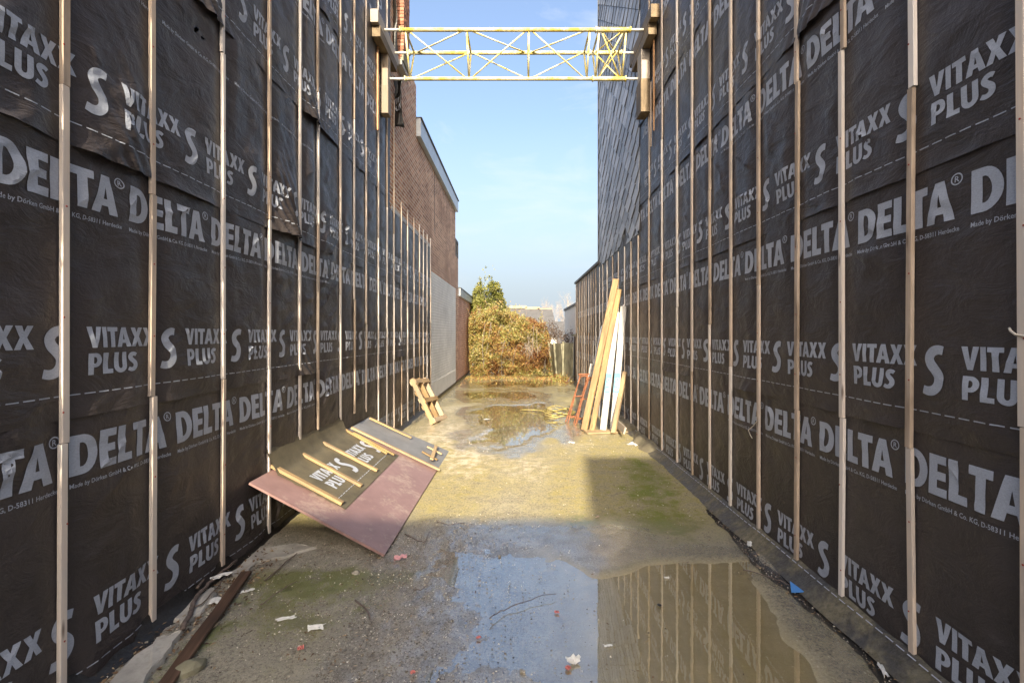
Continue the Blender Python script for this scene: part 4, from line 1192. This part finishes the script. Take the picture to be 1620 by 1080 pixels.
scrap((945,820), .05, .02, .9, simple('beige_plastic', (.50,.36,.28), .5), 'beige scrap at the edge of the sunlit ground', 'litter', 'plastic_scrap', .006)
scrap((904,702), .09, .10, .9, M['paper'], 'white crumb on the sunlit ground before the planks', 'paper', 'paper_scrap', .01)
scrap((1005,703), .28, .16, .9, M['paper'], 'pale greenish paper by right wall foot near the flap', 'paper', 'paper_scrap', .012)
scrap((770,663), .10, .12, .9, M['white_paint'], 'round white lid lying in the far puddle', 'lid', 'lid', .006, z=.0)
q = px(1258, 937); m = MB(); m.add([(q.x-.045, q.y-.03, .02), (q.x+.055, q.y-.02, .018), (q.x-.005, q.y+.055, .055), (q.x-.045, q.y-.03, .016), (q.x+.055, q.y-.02, .014), (q.x-.005, q.y+.055, .051)], [(0,1,2), (5,4,3), (0,3,4,1), (1,4,5,2), (2,5,3,0)])
tag(m.build('plastic_scrap', M['blue_plastic']), 'blue triangular plastic scrap on the tar crack at right', 'plastic', 'litter scraps on the ground')
def rock(c, r, label, mat='stone', z=0):
    q = px(*c); bm = bmesh.new(); bmesh.ops.create_icosphere(bm, subdivisions=2, radius=r)
    sd = random.randint(0, 900)
    for v in bm.verts:
        v.co *= 1 + .35*float(vnoise(v.co.x/r*1.3+5, v.co.y/r*1.3 + v.co.z/r, sd)); v.co.z *= .6
    me = bpy.data.meshes.new('stone'); bm.to_mesh(me); bm.free(); me.materials.append(M[mat])
    o = bpy.data.objects.new('stone', me); o.location = (q.x, q.y, z + r*.25); link(o); tag(o, label, 'stone', 'loose stones on the ground')
rock((296,1064), .075, 'mossy lump beside the lower end of the dark lath', 'mossy_concrete')
rock((563,908), .032, 'pale stone on the moss near the leaning board corner')
rock((655,890), .022, 'pale stone between the pink wrapper and the puddle')
rock((790,880), .014, 'dark pebble in shallow water above the near puddle')
rock((1043,957), .014, 'black pebble in the olive puddle among batten reflections', 'bitumen')
rock((826,1062), .016, 'small brown pebble at the bottom of the sky puddle')
# gravel grit and wood crumbs: nobody could count them
def grit():
    vs, fs = [], []; cols = []
    def one(x, y, r, z):
        b = len(vs); a = random.uniform(0, 6.28)
        p = [(math.cos(a+k*2.09)*r*random.uniform(.7, 1.3), math.sin(a+k*2.09)*r*random.uniform(.7, 1.3)) for k in range(3)]
        vs.extend([(x+u, y+v, z) for u, v in p] + [(x, y, z + r*random.uniform(.6, 1.1))]); fs.extend([(b, b+1, b+3), (b+1, b+2, b+3), (b+2, b, b+3)]); cols.extend([random.random()]*4)
    for _ in range(9500):
        y = 2.1 + 2.6*random.random()**1.2; x = random.gauss(-1.0, .62)
        if x < LX + .06 or x > 1.9: continue
        one(x, y, random.choice([.002, .003, .004, .005, .008]), .008)
    for _ in range(1500):
        y = random.uniform(4.4, 9); x = random.uniform(-1.0, 1.95); one(x, y, random.choice([.003, .004, .006, .009]), .009)
    for _ in range(700):
        y = random.uniform(7.6, 10.5); x = random.gauss(-1.2, .45); 
        if x > LX+.1: one(x, y, random.choice([.004, .006, .010]), .004)
    for _ in range(900):
        y = random.uniform(2.2, 7); one(2.0 - .02*(y-3) + random.gauss(0, .05), y, random.choice([.003, .004, .007]), -.004)
    for _ in range(900):
        y = random.uniform(2.2, 3.7); one(random.gauss(-2.12, .07), y, random.choice([.003, .005, .009]), .006)
    o = mesh_obj('grit', vs, fs, None); A = o.data.attributes.new('tone', 'FLOAT', 'POINT'); A.data.foreach_set('value', cols)
    t = NT('grit_mat'); t.set(color=t.ramp(t.attr('tone'), [(0, (.05,.04,.03)), (.4, (.17,.14,.10)), (.7, (.36,.32,.26)), (1, (.6,.57,.5))]), rough=.8); o.data.materials.append(t.m)
    tag(o, 'scattered grit, gravel and crumbs on the yard floor', None, None, 'stuff')
grit()
def crumbs():
    vs, fs, cols = [], [], []
    def leaf(x, y, r, z):
        b = len(vs); a = random.uniform(0, 6.28); c, s_ = math.cos(a), math.sin(a)
        for (u, v, h) in ((-r, 0, 0), (0, r*.4, r*random.uniform(.1, .5)), (r, 0, r*random.uniform(0, .5)), (0, -r*.4, r*random.uniform(.1, .4))): vs.append((x + u*c - v*s_, y + u*s_ + v*c, z + h))
        fs.append((b, b+1, b+2, b+3)); cols.extend([random.random()]*4)
    for _ in range(650): leaf(random.gauss(-2.08, .09), random.uniform(2.3, 3.9), random.choice([.006, .010, .016, .022]), random.uniform(.012, .03))
    for _ in range(260): leaf(random.gauss(-1.2, .5), random.uniform(2.3, 4.2), random.choice([.006, .010, .014]), .014)
    for _ in range(160): leaf(random.uniform(-.8, 1.8), random.uniform(2.3, 7.5), random.choice([.006, .010, .014]), .012)
    for _ in range(240): leaf(random.gauss(1.97, .05), random.uniform(2.3, 6.5), random.choice([.006, .010, .016]), .008)
    vs2 = [v for v in vs]
    o = mesh_obj('leaf_crumbs', vs2, fs, None); A = o.data.attributes.new('tone', 'FLOAT', 'POINT'); A.data.foreach_set('value', cols)
    t = NT('crumb_mat'); t.set(color=t.ramp(t.attr('tone'), [(0, (.05,.03,.018)), (.5, (.17,.10,.05)), (.8, (.28,.2,.11)), (1, (.45,.38,.27))]), rough=.8); o.data.materials.append(t.m)
    tag(o, 'dead leaf and wood crumbs along the foot of the walls', None, None, 'stuff')
crumbs()
# wires on the right wall
m = MB(); c = [pw(*p, RX-.035) for p in ((1198,665),(1192,673),(1184,680),(1187,688),(1190,693))]; m.tube(c, .0035, 6)
tag(m.build('wire', M['cable'], None, True), 'thin bent white wire sticking out of the right wall', 'wire')
a = pw(1597, 519, RX - .03); m = MB(); m.tube([a, a + Vector((-.01, -.014, -.012)), a + Vector((-.012, -.035, -.028)), a + Vector((-.006, -.08, -.036)), a + Vector((.012, -.14, -.042))], .0052, 8)
tag(m.build('cable', M['cable'], None, True), 'white cable end poking from right wall at picture edge', 'cable')

# ------------------------------------------------------------------ concrete fence at the far right
fe = empty('concrete_fence', (1.8, 18.5, 0)); tag(fe, 'weathered concrete slab fence leaning at far right behind the clad wall', 'fence')
pts = [(1.50, 19.9), (1.63, 19.1), (1.80, 18.3), (2.02, 17.45)]
for k, ((x0, y0), (x1, y1)) in enumerate(zip(pts[:-1], pts[1:])):
    lean = [-.16, -.10, .03][k]; h = [1.42, 1.46, 1.50][k]
    vs = []
    for (x, y) in ((x0, y0), (x1, y1)):
        for (dx, z) in ((0, 0), (lean, h)): vs += [(x + dx, y + .02*k, z), (x + dx + .06, y + .02*k, z)]
    mesh_obj('panel', vs, [(0,2,6,4), (1,5,7,3), (2,3,7,6), (0,1,3,2), (4,6,7,5)], M['mossy_concrete'], fe)
for k, (x, y) in enumerate(pts[:3]):
    beam('post', (x-.03, y-.05, 0), (x - .03 + [-.18, -.12, .02][k], y-.05, [1.52, 1.50, 1.55][k]), .075, .075, M['mossy_concrete'], (0, -1, 0), fe, .008)
sh = empty('shed', (2.4, 17.7, 0)); tag(sh, 'small dark lean-to behind the concrete fence at far right', 'shed')
m = MB(); m.box((2.20, 17.25, 0), (4.2, 18.1, 1.75)); m.build('wall', M['dark_wood'], sh)
m = MB(); m.add([(2.1,17.22,1.76),(4.3,17.22,1.9),(4.3,18.2,1.9),(2.1,18.2,1.76),(2.1,17.22,1.83),(4.3,17.22,1.97),(4.3,18.2,1.97),(2.1,18.2,1.83)], [(0,3,2,1),(4,5,6,7),(0,1,5,4),(1,2,6,5),(2,3,7,6),(3,0,4,7)]); m.build('roof', M['mossy_concrete'], sh)
an = empty('grey_annex', (4, 21, 0)); tag(an, 'narrow grey rendered annex behind the end of the right wall', 'building')
m = MB(); m.box((2.42, 18.6, 0), (6, 24, 3.05)); m.build('wall', M['plaster'], an)
m = MB(); m.box((2.38, 18.5, 3.052), (6.1, 24.1, 3.15)); m.build('roof_edge', M['roof'], an)

# ------------------------------------------------------------------ vegetation
def leaf_cloud(name, pts, size, mat, parent, tones, flat=.0):
    n = len(pts); P = np.array(pts)
    d1 = rng.normal(size=(n, 3)); d1 /= np.linalg.norm(d1, axis=1)[:, None]
    d2 = rng.normal(size=(n, 3)); d2 = np.cross(d1, d2); d2 /= np.linalg.norm(d2, axis=1)[:, None]
    s = (size*rng.uniform(.6, 1.35, n))[:, None]
    V = np.stack([P - d1*s, P + d2*s*.45, P + d1*s, P - d2*s*.45], 1).reshape(-1, 3)
    idx = np.arange(n*4).reshape(-1, 4)
    me = bpy.data.meshes.new(name)
    me.vertices.add(n*4); me.vertices.foreach_set('co', V.ravel())
    me.loops.add(n*4); me.loops.foreach_set('vertex_index', idx.ravel().astype(np.int32))
    me.polygons.add(n); me.polygons.foreach_set('loop_start', np.arange(0, n*4, 4, dtype=np.int32))
    me.update(calc_edges=True)
    A = me.attributes.new('tone', 'FLOAT', 'POINT'); A.data.foreach_set('value', np.repeat(np.clip(tones, 0, 1), 4).astype(np.float32))
    me.materials.append(mat)
    o = bpy.data.objects.new(name, me); link(o); set_parent(o, parent); return o
def branchy(base, H, spread, levels, r0, n0, seed, lean=(0, 0), up=.5):
    rr = random.Random(seed); m = MB(); tips = []
    def grow(p, d, L, r, lev):
        q = p + d*L*.5 + Vector((rr.uniform(-1, 1), rr.uniform(-1, 1), 0))*L*.06; e = p + d*L
        m.tube([p, q, e], [r, r*.8, r*.6], 5 if lev < 2 else 3, False); tips.append(e)
        if lev >= levels: return
        for k in range(n0 if lev else n0+2):
            a = rr.uniform(0, 6.28); dd = (d*1.0 + Vector((math.cos(a)*spread, math.sin(a)*spread, up*rr.uniform(.2, 1)))).normalized()
            grow(p.lerp(e, rr.uniform(.45, 1)), dd, L*rr.uniform(.5, .75), r*.5, lev+1)
    grow(Vector(base), Vector((lean[0], lean[1], 1)).normalized(), H, r0, 0)
    return m, tips
bush = empty('bush', (-.2, 21, 0)); tag(bush, 'large ochre and green bramble bush closing the far end of the yard', 'bush')
N = 300000
U = rng.uniform(size=(N, 3)) * np.array([4.3, 3.6, 3.4]) + np.array([-2.55, 19.55, 0])
def bush_top(x, y):
    h = 2.85 - .36*np.maximum(x + .6, 0) - .9*sst(1.1, 1.6, x) + .50*fbm(x*1.6, y*1.2, 4, 700)
    return h * (1 - .35*sst(.6, 0, y - 19.55))
top = bush_top(U[:,0], U[:,1])
front = 19.85 + .75*fbm(U[:,0]*1.6, U[:,2]*1.6, 4, 720) + .05*U[:,2]**1.5 * .6
clump = fbm(U[:,0]*2.6 + 3, U[:,2]*2.6 + U[:,1]*2.2, 3, 730)
keep = (U[:,2] < top) & (U[:,1] > front) & (clump > -.24) & (U[:,0] < 1.52 + .2*fbm(U[:,2]*2, U[:,1], 2, 740)) & (U[:,0] > -2.22 + .35*sst(20.4, 19.6, U[:,1]))
surf = np.minimum(U[:,1] - front, top - U[:,2])
keep &= (rng.uniform(size=N) < np.clip(1.25 - surf*.7, .30, 1))
BP = U[keep]
tone = .47 + .60*fbm(BP[:,0]*1.1, BP[:,2]*1.2, 3, 750) + rng.normal(0, .22, len(BP)) + .12*sst(1.2, .2, BP[:,2])*(fbm(BP[:,0]*1.5, BP[:,2]*1.5, 2, 760) > 0)
leaf_cloud('foliage', BP, .042, M['bush_leaf'], bush, tone)
m = MB()
for k in range(60):
    x = random.uniform(-2.0, 1.3); y = random.uniform(20, 21.5); p = Vector((x, y, 0)); q = p + Vector((random.uniform(-.5, .5), random.uniform(-.8, .1), random.uniform(1.2, 2.4))); r_ = q + Vector((random.uniform(-.5, .5), -random.uniform(.2, .6), random.uniform(-.6, .3)))
    m.tube([p, p.lerp(q, .5) + Vector((random.uniform(-.1, .1), -.1, .1)), q, r_], [.012, .010, .008, .004], 4, False)
SH = []
for k in range(46):
    x = random.uniform(-2.0, 1.35); y = random.uniform(20.0, 21.5); z = float(bush_top(np.array(x), np.array(y))) - .25
    p = Vector((x, y, z)); q = p + Vector((random.uniform(-.35, .35), random.uniform(-.3, .2), random.uniform(.3, .75)))
    m.tube([p, p.lerp(q, .5) + Vector((.03, 0, .05)), q], [.006, .005, .003], 3, False)
    for _ in range(26):
        t_ = random.random(); SH.append(p.lerp(q, t_) + Vector((random.gauss(0, .05), random.gauss(0, .05), random.gauss(0, .04))))
m.build('stems', M['pale_bark'], bush)
leaf_cloud('shoots', np.array([tuple(v) for v in SH]), .040, M['bush_leaf'], bush, rng.uniform(.3, 1, len(SH)))
ivy = empty('ivy_tree', (-1.35, 22.3, 0)); tag(ivy, 'ivy-covered evergreen tree rising behind the bush, tapering top', 'tree')
m, tips = branchy((-1.55, 22.4, 0), 1.9, .45, 3, .10, 3, 3, (.02, 0), .8); m.build('trunk', M['bark'], ivy)
N = 170000
U = rng.uniform(size=(N, 3))*np.array([3.4, 2.8, 3.6]) + np.array([-3.1, 20.9, 1.7])
cx, cy = -1.55 + .06*(U[:,2]-3), 22.4
rad = np.hypot((U[:,0]-cx)/1.0, (U[:,1]-cy)/.95)
prof = 1.30*np.clip((5.3 - U[:,2])/3.0, 0, 1)**.9 + .38*fbm(np.arctan2(U[:,1]-cy, U[:,0]-cx)*1.5, U[:,2]*2.6, 3, 800)
cl = fbm(U[:,0]*3.1, U[:,2]*3.1 + U[:,1]*2.7, 3, 810)
keep = (rad < prof) & (cl > -.08 + .22*sst(4.0, 5.0, U[:,2])) & (rng.uniform(size=N) < np.clip(.25 + rad, 0, 1)*(1 - .6*sst(4.2, 5.1, U[:,2])))
TP = U[keep]
leaf_cloud('crown', TP, .06, M['ivy_leaf'], ivy, .5 + .35*fbm(TP[:,0]*2, TP[:,2]*2, 2, 820) + rng.normal(0, .2, len(TP)))
db = empty('dark_bush', (2.3, 21, 0)); tag(db, 'dark leafless shrub above the concrete fence at far right', 'shrub')
m, tips = branchy((1.95, 20.2, 0), 1.3, .7, 3, .03, 4, 8, (0, 0), .4); m.build('stems', M['twig'], db)
TP = np.array([t + Vector((random.gauss(0, .09), random.gauss(0, .09), random.gauss(0, .08))) for t in tips for _ in range(10)]); TP = TP[TP[:,2] > .3]
leaf_cloud('foliage', TP, .035, M['dark_leaf'], db, rng.uniform(size=len(TP)))
# leaf litter before the bush
LP = np.stack([rng.uniform(-2.2, 1.9, 1500), 19.9 - np.abs(rng.normal(0, 1.0, 1500)), rng.uniform(.012, .03, 1500)], 1)
rt = empty('leaf_litter', (0, 19, 0)); tag(rt, 'fallen brown leaves on the ground before the bush', None, None, 'stuff')
leaf_cloud('leaves', LP, .035, M['bush_leaf'], rt, rng.uniform(0, .8, len(LP)))
m = MB()
for k in range(7):
    x = random.uniform(1.45, 2.0); y = random.uniform(17.2, 18.8); m.tube([(x, y, .02), (x+.1, y-.2, random.uniform(.1, .3)), (x+random.uniform(-.2, .2), y-.4, .05)], .012, 5)
o = m.build('weeds', M['twig']); tag(o, 'dry weeds and rubble at the foot of the concrete fence', None, None, 'stuff')
LP = np.stack([rng.normal(1.72, .18, 900), rng.normal(18.0, .6, 900), np.abs(rng.normal(0, .12, 900))], 1)
leaf_cloud('dry_leaves', LP, .04, M['bush_leaf'], o, rng.uniform(0, 1, len(LP)))

# ------------------------------------------------------------------ far houses, sign and bare trees
def gable_house(name, x0, x1, y0, y1, eave, ridge, wallm, roofm, label, slope_x=0.0):
    e = empty(name, ((x0+x1)/2, (y0+y1)/2, 0)); tag(e, label, 'house')
    m = MB(); m.box((x0+.15, y0+.3, 0), (x1-.15, y1-.3, eave)); m.build('wall', wallm, e)
    ym = (y0+y1)/2
    v = [(x0, y0, eave-.1), (x1, y0, eave-.1), (x1 - slope_x, ym, ridge), (x0 + slope_x, ym, ridge), (x0, y1, eave-.1), (x1, y1, eave-.1)]
    m = MB(); m.add(v, [(0,1,2,3), (3,2,5,4), (1,5,2), (0,3,4), (0,4,5,1)]); m.build('roof', roofm, e)
    return e
h1 = gable_house('far_house', -6, 3.55, 40, 48, 1.75, 4.35, M['white_paint'], M['roof'], 'far house with steep dark roof and white wall behind the bush', .35)
for k, (u0, u1, v0) in enumerate(((808, 829, 484), (833, 849, 486), (852, 868, 488))):
    c0, c1 = pd(u0, v0, 44.4), pd(u1, v0, 44.4)
    m = MB(); m.box((c0.x, 44.0, 3.9), (c1.x, 45.2, c0.z - .25)); d = m.build('dormer', M['tan_roof'], h1)
    m = MB(); m.box((c0.x - .12, 43.8, c0.z - .248), (c1.x + .25, 45.4, c0.z)); m.build('dormer_roof', M['tan_roof'], d)
h2 = gable_house('far_house', 3.75, 12, 46, 54, .9, 3.2, M['plaster'], M['roof'], 'farther low grey roofed house at right carrying the purple sign', .0)
sg = empty('sign', (4.9, 45.5, 2.3)); tag(sg, 'small white and purple estate sign before the far grey roof', 'sign')
a, b = pd(897, 513, 45), pd(908.5, 522, 45)
m = MB(); m.box((a.x, 45, b.z), (b.x, 45.05, a.z)); m.build('panel', M['sign_white'], sg)
m = MB(); m.box((a.x+.06, 45.0, 0), (a.x+.12, 45.06, b.z - .002)); m.box((b.x-.12, 45.0, 0), (b.x-.06, 45.06, b.z - .002)); m.build('posts', M['white_paint'], sg)
tv, tf = font_text('VISIE', .34); wv = max(x for x, y in tv); sx = (b.x-a.x-.1)/wv
mesh_obj('lettering', [(a.x + .05 + x*sx, 44.99, b.z + .14 + y) for x, y in tv], tf, M['sign_ink'], sg)
for k, (u, y, H, sd_) in enumerate(((862, 66, 3.2, 11), (893, 70, 3.7, 21), (906, 64, 3.4, 31), (878, 78, 3.4, 41))):
    p = pd(u, VY, y); e = empty('bare_tree', (p.x, y, 0))
    tag(e, ['small bare tree above the right end of dark house roof', 'tall bare tree in the gap between far house and right wall', 'bare tree closest to the right clad wall', 'thin bare tree between the two others, farthest off'][k], 'tree', 'bare trees beyond the far houses')
    m, _ = branchy((p.x, y, 0), H,   .42, 5, .075, 3, sd_, (0, 0), .6); m.build('trunk', M['pale_bark'], e)
# ------------------------------------------------------------------ street behind the viewer: the houses whose shadow crosses the yard
def street_block(x0, x1, y0, y1, h, label, slant=0.0, mat='brick'):
    e = empty('street_house', ((x0+x1)/2, y0, 0)); tag(e, label, 'house'); e['kind'] = 'structure'
    vs = [(x0, y0, 0), (x1, y0, 0), (x1, y1, 0), (x0, y1, 0), (x0+slant, y0, h), (x1, y0, h), (x1, y1, h), (x0+slant, y1, h)]
    mesh_obj('wall', vs, [(0,1,5,4), (1,2,6,5), (2,3,7,6), (3,0,4,7), (4,5,6,7)], M[mat], e)
TE = math.tan(R(SUN_EL)); YS = -12.0
street_block(-14, .85, YS-8, YS, (4.55 - YS)*TE, 'lower brick house across the street behind the viewer')
street_block(-1.2, 14, YS-8, YS-.02, (6.9 - YS)*TE, 'taller brick house across the street behind the viewer', 2.38)
